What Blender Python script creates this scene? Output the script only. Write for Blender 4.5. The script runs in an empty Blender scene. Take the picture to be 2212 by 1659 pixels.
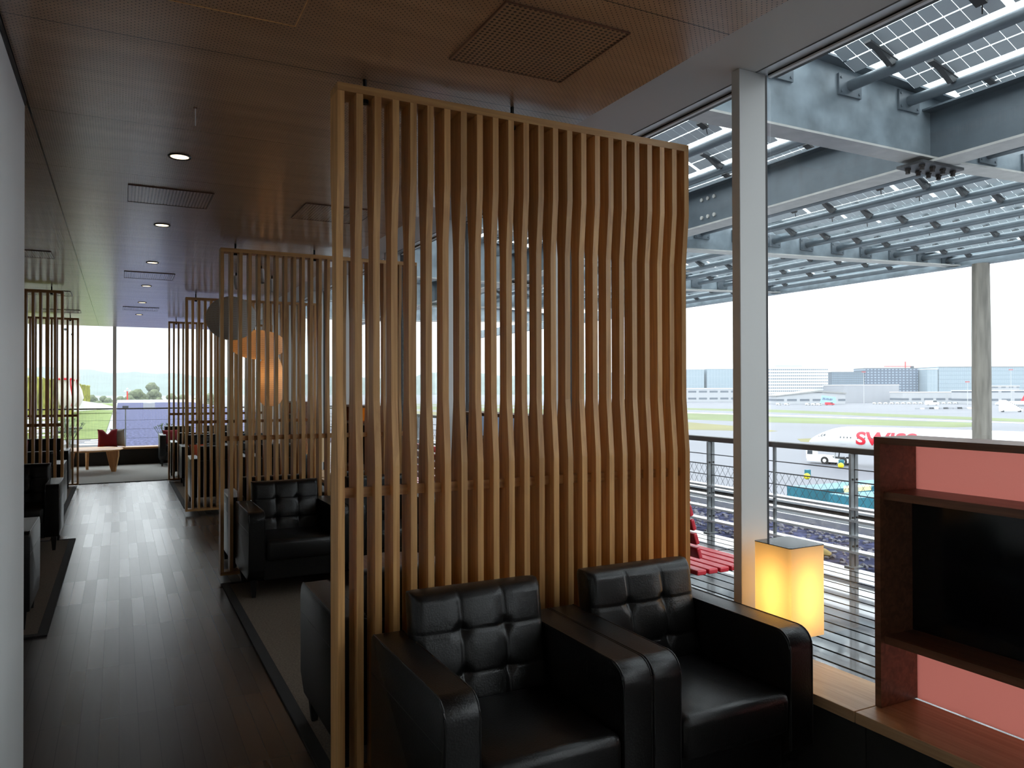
import bpy, bmesh, math, random
from mathutils import Vector, Matrix
random.seed(7)
S = bpy.context.scene
C = S.collection
PI = math.pi

# ---------------------------------------------------------------- camera
FPX, YAW, PIT, ROL, CH = 1653.49, math.radians(27.147), math.radians(.439), math.radians(-.1425), 1.5
cd = bpy.data.cameras.new('camera'); cam = bpy.data.objects.new('camera', cd); C.objects.link(cam)
cd.sensor_fit = 'HORIZONTAL'; cd.sensor_width = 36.0; cd.lens = FPX/2212*36.0
cd.clip_start = .05; cd.clip_end = 9000
fwd = Vector((math.sin(YAW)*math.cos(PIT), math.cos(YAW)*math.cos(PIT), math.sin(PIT)))
right = Vector((math.cos(YAW), -math.sin(YAW), 0))
up = right.cross(fwd)
r2 = right*math.cos(ROL) - up*math.sin(ROL)*-1
u2 = r2.cross(fwd)
cam.matrix_world = Matrix(((r2.x, u2.x, -fwd.x, 0), (r2.y, u2.y, -fwd.y, 0), (r2.z, u2.z, -fwd.z, CH), (0, 0, 0, 1)))
S.camera = cam

# ---------------------------------------------------------------- world, sun, exposure
HOR, ZEN, BANK = 1.6, 4.6, .52
w = bpy.data.worlds.new('world'); S.world = w; w.use_nodes = True
nt = w.node_tree; nt.nodes.clear()
wo = nt.nodes.new('ShaderNodeOutputWorld'); bg = nt.nodes.new('ShaderNodeBackground')
tc = nt.nodes.new('ShaderNodeTexCoord'); mp = nt.nodes.new('ShaderNodeMapping'); mp.inputs['Scale'].default_value = (1.4, 1.4, 5)
nz = nt.nodes.new('ShaderNodeTexNoise'); nz.inputs['Scale'].default_value = 2.2; nz.inputs['Detail'].default_value = 3
rp = nt.nodes.new('ShaderNodeValToRGB')
rp.color_ramp.elements[0].position = .38; rp.color_ramp.elements[0].color = (.80, .87, .93, 1)
rp.color_ramp.elements[1].position = .62; rp.color_ramp.elements[1].color = (.93, .965, 1.0, 1)
nt.links.new(tc.outputs['Generated'], mp.inputs[0]); nt.links.new(mp.outputs[0], nz.inputs['Vector'])
nt.links.new(nz.outputs['Fac'], rp.inputs[0])
# overcast sky: brighter towards the zenith, a darker cloud bank low over the end of the building (+Y)
def wm(op, a, b=None, c=None):
    n = nt.nodes.new('ShaderNodeMath'); n.operation = op
    for i, v in enumerate((a, b, c)):
        if v is None: continue
        if isinstance(v, (int, float)): n.inputs[i].default_value = v
        else: nt.links.new(v, n.inputs[i])
    return n.outputs[0]
sx = nt.nodes.new('ShaderNodeSeparateXYZ'); nt.links.new(tc.outputs['Generated'], sx.inputs[0])
el = wm('MAXIMUM', sx.outputs[2], 0.0)
lum = wm('MULTIPLY_ADD', wm('POWER', el, .8), ZEN-HOR, HOR)
bank = wm('MULTIPLY', wm('POWER', wm('MAXIMUM', sx.outputs[1], 0.0), 14.0), wm('POWER', wm('SUBTRACT', 1.0, el), 6.0))
lum2 = wm('MULTIPLY', lum, wm('SUBTRACT', 1.0, wm('MULTIPLY', bank, BANK)))
nt.links.new(rp.outputs[0], bg.inputs[0]); nt.links.new(lum2, bg.inputs[1])
nt.links.new(bg.outputs[0], wo.inputs[0])
S.view_settings.view_transform = 'Standard'; S.view_settings.look = 'None'
S.view_settings.exposure = 0.32; S.view_settings.gamma = 1.0; S.view_settings.use_curve_mapping = False
try:
    S.cycles.use_denoising = True
    S.cycles.max_bounces = 10; S.cycles.diffuse_bounces = 5; S.cycles.transparent_max_bounces = 24
    S.cycles.transmission_bounces = 8; S.cycles.caustics_reflective = False; S.cycles.caustics_refractive = False
    S.cycles.sample_clamp_indirect = 4.0
except Exception: pass

# ---------------------------------------------------------------- geometry from picture rays
def ray(px, py):
    x = (px-1106)/FPX; y = (py-829.5)/FPX
    x, y = x*math.cos(ROL)+y*math.sin(ROL), -x*math.sin(ROL)+y*math.cos(ROL)
    d = math.cos(PIT)+y*math.sin(PIT); z = -y*math.cos(PIT)+math.sin(PIT)
    return Vector((x*math.cos(YAW)+d*math.sin(YAW), -x*math.sin(YAW)+d*math.cos(YAW), z))
def at(px, py, X=None, Y=None, Z=None, D=None):
    v = ray(px, py)
    if X is not None: t = X/v.x
    elif Y is not None: t = Y/v.y
    elif Z is not None: t = (Z-CH)/v.z
    else: t = D
    p = v*t; p.z += CH
    return p

# ---------------------------------------------------------------- materials
M = {}
def new_mat(name):
    m = bpy.data.materials.new(name); m.use_nodes = True
    b = m.node_tree.nodes['Principled BSDF']; M[name] = m
    return m, m.node_tree, b
def N(t, typ, **kw):
    n = t.nodes.new(typ)
    for k, v in kw.items(): setattr(n, k, v)
    return n
def plain(name, col, rough=.5, metal=0, coat=0, bump=0, bscale=60, spec=None, vary=0, vscale=4, stretch=(1, 1, 1)):
    m, t, b = new_mat(name)
    b.inputs['Base Color'].default_value = (*col, 1); b.inputs['Roughness'].default_value = rough
    b.inputs['Metallic'].default_value = metal; b.inputs['Coat Weight'].default_value = coat
    if spec is not None: b.inputs['Specular IOR Level'].default_value = spec
    if vary or bump:
        tc = N(t, 'ShaderNodeTexCoord'); mp = N(t, 'ShaderNodeMapping'); mp.inputs['Scale'].default_value = stretch
        t.links.new(tc.outputs['Object'], mp.inputs[0])
    if vary:
        n = N(t, 'ShaderNodeTexNoise'); n.inputs['Scale'].default_value = vscale; n.inputs['Detail'].default_value = 5
        r = N(t, 'ShaderNodeValToRGB')
        r.color_ramp.elements[0].position = .3; r.color_ramp.elements[1].position = .7
        r.color_ramp.elements[0].color = (*[c*(1-vary) for c in col], 1); r.color_ramp.elements[1].color = (*[min(1, c*(1+vary)) for c in col], 1)
        t.links.new(mp.outputs[0], n.inputs['Vector']); t.links.new(n.outputs['Fac'], r.inputs[0]); t.links.new(r.outputs[0], b.inputs['Base Color'])
    if bump:
        n = N(t, 'ShaderNodeTexNoise'); n.inputs['Scale'].default_value = bscale; n.inputs['Detail'].default_value = 3
        bp = N(t, 'ShaderNodeBump'); bp.inputs['Strength'].default_value = bump; bp.inputs['Distance'].default_value = .01
        t.links.new(mp.outputs[0], n.inputs['Vector']); t.links.new(n.outputs['Fac'], bp.inputs['Height']); t.links.new(bp.outputs[0], b.inputs['Normal'])
    return m
def wood(name, c0, c1, axis=2, rough=.45, scale=1.0, coat=0.0, rnd=True):
    m, t, b = new_mat(name)
    tc = N(t, 'ShaderNodeTexCoord'); mp = N(t, 'ShaderNodeMapping')
    sc = [38*scale]*3; sc[axis] = 1.6*scale; mp.inputs['Scale'].default_value = sc
    t.links.new(tc.outputs['Object'], mp.inputs[0])
    oi = N(t, 'ShaderNodeObjectInfo'); ad = N(t, 'ShaderNodeVectorMath', operation='ADD'); ml = N(t, 'ShaderNodeVectorMath', operation='SCALE')
    cb = N(t, 'ShaderNodeCombineXYZ')
    for i in range(3): t.links.new(oi.outputs['Random'], cb.inputs[i])
    ml.inputs['Scale'].default_value = 37 if rnd else 0
    t.links.new(cb.outputs[0], ml.inputs[0]); t.links.new(mp.outputs[0], ad.inputs[0]); t.links.new(ml.outputs[0], ad.inputs[1])
    n = N(t, 'ShaderNodeTexNoise'); n.inputs['Scale'].default_value = 1.0; n.inputs['Detail'].default_value = 6; n.inputs['Distortion'].default_value = 1.1
    t.links.new(ad.outputs[0], n.inputs['Vector'])
    r = N(t, 'ShaderNodeValToRGB'); r.color_ramp.elements[0].position = .32; r.color_ramp.elements[1].position = .66
    r.color_ramp.elements[0].color = (*c0, 1); r.color_ramp.elements[1].color = (*c1, 1)
    t.links.new(n.outputs['Fac'], r.inputs[0])
    hv = N(t, 'ShaderNodeHueSaturation'); mr = N(t, 'ShaderNodeMapRange'); mr.inputs['To Min'].default_value = .82 if rnd else 1; mr.inputs['To Max'].default_value = 1.18 if rnd else 1
    t.links.new(oi.outputs['Random'], mr.inputs['Value']); t.links.new(mr.outputs[0], hv.inputs['Value'])
    t.links.new(r.outputs[0], hv.inputs['Color']); t.links.new(hv.outputs[0], b.inputs['Base Color'])
    b.inputs['Roughness'].default_value = rough; b.inputs['Coat Weight'].default_value = coat
    return m
wood('oak', (.43, .205, .065), (.66, .37, .14), 2, .42)
wood('oak_y', (.38, .22, .10), (.54, .34, .18), 1, .38, rnd=False)
wood('oak_x', (.43, .205, .065), (.66, .37, .14), 0, .42)
wood('walnut', (.10, .04, .02), (.20, .085, .045), 1, .4, rnd=False)
plain('leather', (.0045, .004, .004), .34, spec=.38, coat=.05, bump=.12, bscale=170)
plain('seam', (.03, .03, .03), .3)
plain('leg_black', (.008, .008, .008), .45)
plain('black', (.006, .006, .006), .5)
plain('gasket', (.004, .004, .004), .6)
plain('screen', (.003, .003, .004), .12)
plain('white_paint', (.62, .62, .60), .38)
plain('wall_white', (.87, .875, .865), .5, vary=.03, vscale=1.5)
plain('plaster', (.60, .585, .56), .7)
plain('alu', (.55, .56, .57), .38, metal=.6)
plain('white_strip', (.8, .8, .8), .4)
plain('dark_wall', (.02, .018, .016), .7)
plain('carpet', (.19, .15, .115), .95, bump=.6, bscale=260, vary=.22, vscale=90, spec=.1)
plain('carpet_grey', (.40, .40, .38), .95, bump=.6, bscale=260, vary=.15, vscale=90, spec=.1)
plain('rug_border', (.02, .018, .017), .85)
plain('chrome', (.7, .7, .7), .2, metal=1)
plain('red_cloth', (.20, .006, .012), .9, bump=.3, bscale=300)
plain('orange_cloth', (.55, .09, .03), .9)
plain('grey_cloth', (.30, .29, .27), .95, bump=.3, bscale=300)
plain('galv', (.20, .245, .275), .42, metal=.25, vary=.30, vscale=3.5)
plain('galv_dark', (.10, .125, .145), .40, metal=.25, vary=.12, vscale=5)
plain('flange', (.42, .42, .40), .5, vary=.12, vscale=6)
plain('bolt', (.035, .03, .028), .5, metal=.4)
plain('bracket', (.035, .038, .042), .5)
plain('cable', (.01, .01, .01), .6)
plain('rail_dark', (.045, .04, .036), .3, metal=.3)
plain('post_grey', (.20, .215, .22), .42, metal=.4, vary=.25, vscale=12)
plain('rail_light', (.62, .64, .66), .14, metal=.55)
plain('wire', (.06, .06, .065), .4, metal=.4)
plain('red_paint', (.50, .012, .025), .22)
plain('concrete_grey', (.16, .15, .13), .7, vary=.35, vscale=2.2, stretch=(5, 5, .6), bump=.3, bscale=12)
plain('apron', (.13, .135, .155), .5, spec=.12, vary=.10, vscale=.02, stretch=(.5, 1.8, 1))
plain('taxi_white', (.75, .76, .80), .3)
plain('grass_far', (.12, .15, .055), .9, vary=.18, vscale=.03)
plain('grass_olive', (.15, .14, .055), .9, vary=.15, vscale=.03)
plain('lawn', (.12, .165, .035), .9, vary=.35, vscale=2.5)
plain('hedge', (.19, .19, .02), .9, vary=.65, vscale=5, stretch=(1, 1, .5), bump=1, bscale=9)
plain('sedum', (.060, .064, .125), .9, vary=.95, vscale=11, spec=.15)
plain('gravel_dark', (.12, .12, .13), .8, vary=.8, vscale=40)
plain('paver', (.34, .35, .36), .5)
plain('roof_felt', (.28, .28, .27), .8, vary=.2, vscale=1)
plain('roof_white', (.80, .80, .80), .6)
plain('cream_cloth', (.62, .58, .52), .9, bump=.3, bscale=30, stretch=(3, 3, .5))
plain('air_white', (.62, .63, .64), .22)
plain('air_red', (.62, .015, .035), .3)
plain('air_window', (.05, .06, .07), .2)
plain('tyre', (.02, .02, .02), .8)
plain('tug_white', (.75, .75, .75), .35)
plain('teal', (.01, .13, .18), .4, vary=.2, vscale=.3)
plain('yellow', (.80, .62, .01), .5)
plain('pale_yellow', (.75, .68, .35), .5)
plain('hill', (.12, .16, .14), 1, vary=.2, vscale=.01, spec=0)
plain('tree_far', (.13, .15, .09), 1, vary=.4, vscale=.15, spec=0)
plain('tree_yellow', (.30, .30, .12), 1, vary=.4, vscale=.15, spec=0)
plain('bark', (.06, .045, .03), .9)
plain('plant_green', (.16, .21, .12), .8)
plain('pot', (.40, .38, .33), .8)
plain('stone_pile', (.20, .19, .22), .55, vary=.5, vscale=14)
plain('tan', (.45, .33, .12), .8)
plain('crane_red', (.55, .05, .04), .6)
plain('terr_wall', (.32, .33, .36), .6)

def translucent(name, col, diff=.45, mixdiff=.4, gloss=0.04):
    m = bpy.data.materials.new(name); m.use_nodes = True; t = m.node_tree; t.nodes.clear(); M[name] = m
    o = N(t, 'ShaderNodeOutputMaterial'); tr = N(t, 'ShaderNodeBsdfTranslucent'); df = N(t, 'ShaderNodeBsdfDiffuse'); gl = N(t, 'ShaderNodeBsdfGlossy')
    tr.inputs[0].default_value = (*col, 1); df.inputs[0].default_value = (*[c*diff/.45 if diff < .45 else c for c in col], 1)
    gl.inputs['Roughness'].default_value = .3
    m1 = N(t, 'ShaderNodeMixShader'); m1.inputs[0].default_value = mixdiff; m2 = N(t, 'ShaderNodeMixShader'); m2.inputs[0].default_value = gloss
    t.links.new(tr.outputs[0], m1.inputs[1]); t.links.new(df.outputs[0], m1.inputs[2]); t.links.new(m1.outputs[0], m2.inputs[1]); t.links.new(gl.outputs[0], m2.inputs[2]); t.links.new(m2.outputs[0], o.inputs[0])
    return m
translucent('panel_pink', (.78, .42, .37), mixdiff=.1)
translucent('panel_orange', (.75, .36, .08), mixdiff=.15)
translucent('panel_blue', (.55, .62, .72), mixdiff=.2)
translucent('lamp_paper', (.95, .76, .50), mixdiff=.35)
translucent('lantern_white', (.80, .77, .72), mixdiff=.55, gloss=0)
translucent('lantern_warm', (.90, .70, .48), mixdiff=.5, gloss=0)
translucent('hedge_leaf', (.4, .45, .05), mixdiff=.6)

def glass(name):
    m = bpy.data.materials.new(name); m.use_nodes = True; t = m.node_tree; t.nodes.clear(); M[name] = m
    o = N(t, 'ShaderNodeOutputMaterial'); tr = N(t, 'ShaderNodeBsdfTransparent'); gl = N(t, 'ShaderNodeBsdfGlossy'); lw = N(t, 'ShaderNodeLayerWeight'); mx = N(t, 'ShaderNodeMixShader')
    tr.inputs[0].default_value = (.97, .985, .98, 1); gl.inputs['Roughness'].default_value = 0.0; lw.inputs['Blend'].default_value = .5
    pw = N(t, 'ShaderNodeMath', operation='POWER'); pw.inputs[1].default_value = 5.0; ml = N(t, 'ShaderNodeMath', operation='MULTIPLY_ADD'); ml.inputs[1].default_value = .7; ml.inputs[2].default_value = .03
    t.links.new(lw.outputs['Facing'], pw.inputs[0]); t.links.new(pw.outputs[0], ml.inputs[0])
    t.links.new(ml.outputs[0], mx.inputs[0]); t.links.new(tr.outputs[0], mx.inputs[1]); t.links.new(gl.outputs[0], mx.inputs[2]); t.links.new(mx.outputs[0], o.inputs[0])
glass('glass')
def emit(name, col, s):
    m = bpy.data.materials.new(name); m.use_nodes = True; t = m.node_tree; t.nodes.clear(); M[name] = m
    o = N(t, 'ShaderNodeOutputMaterial'); e = N(t, 'ShaderNodeEmission'); e.inputs[0].default_value = (*col, 1); e.inputs[1].default_value = s
    t.links.new(e.outputs[0], o.inputs[0])
emit('bulb', (1, .60, .17), 26)
emit('bulb_lantern', (1, .55, .22), 14)
emit('downlight', (1, .78, .48), 3.0)
emit('spot_face', (1, .95, .85), 1.6)

# ceiling: brown veneered panels, fine perforation, joints across the room
def ceiling_mat(name, c0, c1, pitch=.0165, rad=.0027, joints=True, rough=.33):
    m, t, b = new_mat(name)
    g = N(t, 'ShaderNodeNewGeometry'); sp = N(t, 'ShaderNodeSeparateXYZ'); t.links.new(g.outputs['Position'], sp.inputs[0])
    def mth(op, a, bb=None, cl=False):
        n = N(t, 'ShaderNodeMath', operation=op); n.use_clamp = cl
        for i, v in enumerate((a, bb)):
            if v is None: continue
            if isinstance(v, (int, float)): n.inputs[i].default_value = v
            else: t.links.new(v, n.inputs[i])
        return n.outputs[0]
    X, Y = sp.outputs[0], sp.outputs[1]
    def cell(offx, offy):
        fx = mth('SUBTRACT', mth('FRACT', mth('ADD', mth('DIVIDE', X, pitch), 100+offx)), .5)
        fy = mth('SUBTRACT', mth('FRACT', mth('ADD', mth('DIVIDE', Y, pitch), 100+offy)), .5)
        return mth('LESS_THAN', mth('ADD', mth('MULTIPLY', fx, fx), mth('MULTIPLY', fy, fy)), (rad/pitch)**2)
    dots = mth('MAXIMUM', cell(0, 0), cell(.5, .5)) if rad < .004 else cell(0, 0)
    mask = dots
    if joints:
        fj = mth('FRACT', mth('ADD', mth('DIVIDE', mth('SUBTRACT', Y, 3.726), .904), 50))
        j = mth('GREATER_THAN', mth('ABSOLUTE', mth('SUBTRACT', fj, .5)), .5-.0022)
        jx = mth('LESS_THAN', mth('ABSOLUTE', mth('ADD', X, .335)), .004)
        mask = mth('MAXIMUM', mth('MAXIMUM', dots, j), jx)
    mp = N(t, 'ShaderNodeMapping'); mp.inputs['Scale'].default_value = (1.2, 9, 9)
    t.links.new(g.outputs['Position'], mp.inputs[0])
    n = N(t, 'ShaderNodeTexNoise'); n.inputs['Scale'].default_value = 1; n.inputs['Detail'].default_value = 5; n.inputs['Distortion'].default_value = .6
    t.links.new(mp.outputs[0], n.inputs['Vector'])
    r = N(t, 'ShaderNodeValToRGB'); r.color_ramp.elements[0].position = .3; r.color_ramp.elements[1].position = .7
    r.color_ramp.elements[0].color = (*c0, 1); r.color_ramp.elements[1].color = (*c1, 1); t.links.new(n.outputs['Fac'], r.inputs[0])
    mx = N(t, 'ShaderNodeMix', data_type='RGBA'); t.links.new(mask, mx.inputs['Factor']); t.links.new(r.outputs[0], mx.inputs['A']); mx.inputs['B'].default_value = (.008, .006, .005, 1)
    t.links.new(mx.outputs['Result'], b.inputs['Base Color'])
    b.inputs['Roughness'].default_value = rough
    b.inputs['Coat Weight'].default_value = .7; b.inputs['Coat Roughness'].default_value = .20
    ro = mth('ADD', mth('MULTIPLY', mask, .6), rough, True); t.links.new(ro, b.inputs['Roughness'])
    return m
ceiling_mat('ceiling', (.33, .175, .09), (.47, .27, .15), pitch=.021, rad=.0024, rough=.30)
ceiling_mat('grille', (.30, .16, .085), (.36, .20, .11), pitch=.018, rad=.0052, joints=False)

def planks(name, c0, c1, mortar, w_, l_, rough, coat=0, axis_y=True, bump=.15, varyrough=0):
    m, t, b = new_mat(name)
    g = N(t, 'ShaderNodeNewGeometry'); mp = N(t, 'ShaderNodeMapping'); mp.inputs['Rotation'].default_value = (0, 0, PI/2 if axis_y else 0)
    t.links.new(g.outputs['Position'], mp.inputs[0])
    br = N(t, 'ShaderNodeTexBrick'); br.inputs['Scale'].default_value = 1; br.inputs['Brick Width'].default_value = l_; br.inputs['Row Height'].default_value = w_
    br.inputs['Mortar Size'].default_value = .0014 if w_ < .1 else .011; br.inputs['Mortar Smooth'].default_value = .1; br.offset = .37; br.offset_frequency = 1; br.squash = 1
    br.inputs['Color1'].default_value = (*c0, 1); br.inputs['Color2'].default_value = (*c1, 1); br.inputs['Mortar'].default_value = (*mortar, 1); br.inputs['Bias'].default_value = 0
    t.links.new(mp.outputs[0], br.inputs['Vector'])
    m2 = N(t, 'ShaderNodeMapping'); m2.inputs['Scale'].default_value = (40, 3, 1); t.links.new(g.outputs['Position'], m2.inputs[0])
    n = N(t, 'ShaderNodeTexNoise'); n.inputs['Scale'].default_value = 1; n.inputs['Detail'].default_value = 5; t.links.new(m2.outputs[0], n.inputs['Vector'])
    mr = N(t, 'ShaderNodeMapRange'); mr.inputs['To Min'].default_value = .7; mr.inputs['To Max'].default_value = 1.3; t.links.new(n.outputs['Fac'], mr.inputs['Value'])
    hv = N(t, 'ShaderNodeHueSaturation'); t.links.new(mr.outputs[0], hv.inputs['Value']); t.links.new(br.outputs['Color'], hv.inputs['Color']); t.links.new(hv.outputs[0], b.inputs['Base Color'])
    b.inputs['Roughness'].default_value = rough; b.inputs['Coat Weight'].default_value = coat; b.inputs['Coat Roughness'].default_value = .22 if w_ < .1 else .05
    bp = N(t, 'ShaderNodeBump'); bp.inputs['Strength'].default_value = bump; bp.inputs['Distance'].default_value = .004; bp.invert = True
    t.links.new(br.outputs['Fac'], bp.inputs['Height']); t.links.new(bp.outputs[0], b.inputs['Normal'])
    if varyrough:
        n3 = N(t, 'ShaderNodeTexNoise'); n3.inputs['Scale'].default_value = 1.7; n3.inputs['Detail'].default_value = 4; t.links.new(g.outputs['Position'], n3.inputs['Vector'])
        r3 = N(t, 'ShaderNodeMapRange'); r3.inputs['From Min'].default_value = .42; r3.inputs['From Max'].default_value = .58
        r3.inputs['To Min'].default_value = rough; r3.inputs['To Max'].default_value = rough+varyrough; t.links.new(n3.outputs['Fac'], r3.inputs['Value']); t.links.new(r3.outputs[0], b.inputs['Roughness'])
    if w_ < .1:
        bw = N(t, 'ShaderNodeRGBToBW'); t.links.new(br.outputs['Color'], bw.inputs[0]); q = N(t, 'ShaderNodeMapRange'); q.inputs['From Min'].default_value = .03; q.inputs['From Max'].default_value = .06; q.inputs['To Min'].default_value = rough+.06; q.inputs['To Max'].default_value = rough-.03; t.links.new(bw.outputs[0], q.inputs['Value']); t.links.new(q.outputs[0], b.inputs['Roughness'])
    if w_ > .1:
        sp_ = N(t, 'ShaderNodeMapRange'); sp_.inputs['To Min'].default_value = .5; sp_.inputs['To Max'].default_value = 0; t.links.new(br.outputs['Fac'], sp_.inputs['Value']); t.links.new(sp_.outputs[0], b.inputs['Specular IOR Level']); s2_ = N(t, 'ShaderNodeMapRange'); s2_.inputs['To Min'].default_value = 1.0; s2_.inputs['To Max'].default_value = 0; t.links.new(br.outputs['Fac'], s2_.inputs['Value']); t.links.new(s2_.outputs[0], b.inputs['Coat Weight'])
    return m
planks('floor_wood', (.042, .034, .029), (.066, .055, .048), (.006, .005, .005), .078, .74, .27, coat=.3)
planks('deck', (.10, .10, .10), (.15, .15, .155), (.004, .004, .004), .145, 4.0, .06, coat=1, bump=1.0, varyrough=.16)

# glass office facade: window grid
def facade(name, wall, win, cw, ch, fx=.12, fy=.25, rough=.3, tint=.2):
    m, t, b = new_mat(name)
    tc = N(t, 'ShaderNodeTexCoord'); sp = N(t, 'ShaderNodeSeparateXYZ'); t.links.new(tc.outputs['Object'], sp.inputs[0])
    def mth(op, a, bb=None):
        n = N(t, 'ShaderNodeMath', operation=op)
        for i, v in enumerate((a, bb)):
            if v is None: continue
            if isinstance(v, (int, float)): n.inputs[i].default_value = v
            else: t.links.new(v, n.inputs[i])
        return n.outputs[0]
    u = mth('FRACT', mth('ADD', mth('DIVIDE', sp.outputs[0], cw), 100)); v = mth('FRACT', mth('ADD', mth('DIVIDE', sp.outputs[2], ch), 100))
    iu = mth('MULTIPLY', mth('GREATER_THAN', u, fx), mth('LESS_THAN', u, 1-fx)); iv = mth('MULTIPLY', mth('GREATER_THAN', v, fy), mth('LESS_THAN', v, 1-fy))
    k = mth('MULTIPLY', iu, iv)
    mx = N(t, 'ShaderNodeMix', data_type='RGBA'); t.links.new(k, mx.inputs['Factor']); mx.inputs['A'].default_value = (*wall, 1); mx.inputs['B'].default_value = (*win, 1)
    t.links.new(mx.outputs['Result'], b.inputs['Base Color']); b.inputs['Roughness'].default_value = rough
    return m
facade('fac_white', (.62, .63, .66), (.13, .16, .19), 2.6, 4.0, .1, .3)
facade('fac_dark', (.06, .09, .13), (.15, .20, .25), 2.6, 3.2, .06, .1)
facade('fac_hotel', (.07, .10, .15), (.26, .32, .40), 5.2, 3.9, .22, .26)
facade('fac_glass', (.22, .28, .33), (.28, .35, .40), 3.0, 6.0, .08, .1)
facade('fac_pale', (.36, .42, .46), (.28, .35, .40), 4.5, 12, .06, .02)
facade('fac_hall', (.40, .41, .43), (.20, .22, .25), 9.0, 7.5, .2, .28)
facade('fac_low', (.42, .43, .45), (.12, .14, .17), 14.0, 9, .12, .36)
facade('pv', (.93, .95, .95), (.34, .40, .43), .163, .163, .035, .035)

# photovoltaic glass: dark rounded cells in a clear pane that lets the sky through between them
def pv_mat():
    m = bpy.data.materials.new('pv_glass'); m.use_nodes = True; t = m.node_tree; t.nodes.clear(); M['pv_glass'] = m
    tc = N(t, 'ShaderNodeTexCoord'); sp = N(t, 'ShaderNodeSeparateXYZ'); t.links.new(tc.outputs['Object'], sp.inputs[0])
    def mth(op, a, bb=None):
        n = N(t, 'ShaderNodeMath', operation=op)
        for i, v in enumerate((a, bb)):
            if v is None: continue
            if isinstance(v, (int, float)): n.inputs[i].default_value = v
            else: t.links.new(v, n.inputs[i])
        return n.outputs[0]
    def cellmask(src, pitch, gap):
        u = mth('FRACT', mth('ADD', mth('DIVIDE', src, pitch), 100)); return mth('MULTIPLY', mth('GREATER_THAN', u, gap), mth('LESS_THAN', u, 1-gap))
    # local x: across the strip (two rows of cells, wide clear lower margin), local y: along the strip
    lx = sp.outputs[0]
    ra = mth('MULTIPLY', mth('GREATER_THAN', lx, -.215), mth('LESS_THAN', lx, -.050)); rb = mth('MULTIPLY', mth('GREATER_THAN', lx, -.032), mth('LESS_THAN', lx, .135))
    kx = mth('MAXIMUM', ra, rb)
    k = mth('MULTIPLY', kx, cellmask(sp.outputs[1], .150, .03))
    o = N(t, 'ShaderNodeOutputMaterial'); p = N(t, 'ShaderNodeBsdfPrincipled'); tl = N(t, 'ShaderNodeBsdfTransparent'); df = N(t, 'ShaderNodeBsdfTranslucent')
    p.inputs['Base Color'].default_value = (.42, .47, .50, 1); p.inputs['Roughness'].default_value = .25
    tl.inputs[0].default_value = (.95, .97, .97, 1)
    m2 = N(t, 'ShaderNodeMixShader'); t.links.new(k, m2.inputs[0]); t.links.new(tl.outputs[0], m2.inputs[1]); t.links.new(p.outputs[0], m2.inputs[2]); t.links.new(m2.outputs[0], o.inputs[0])
pv_mat()

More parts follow.
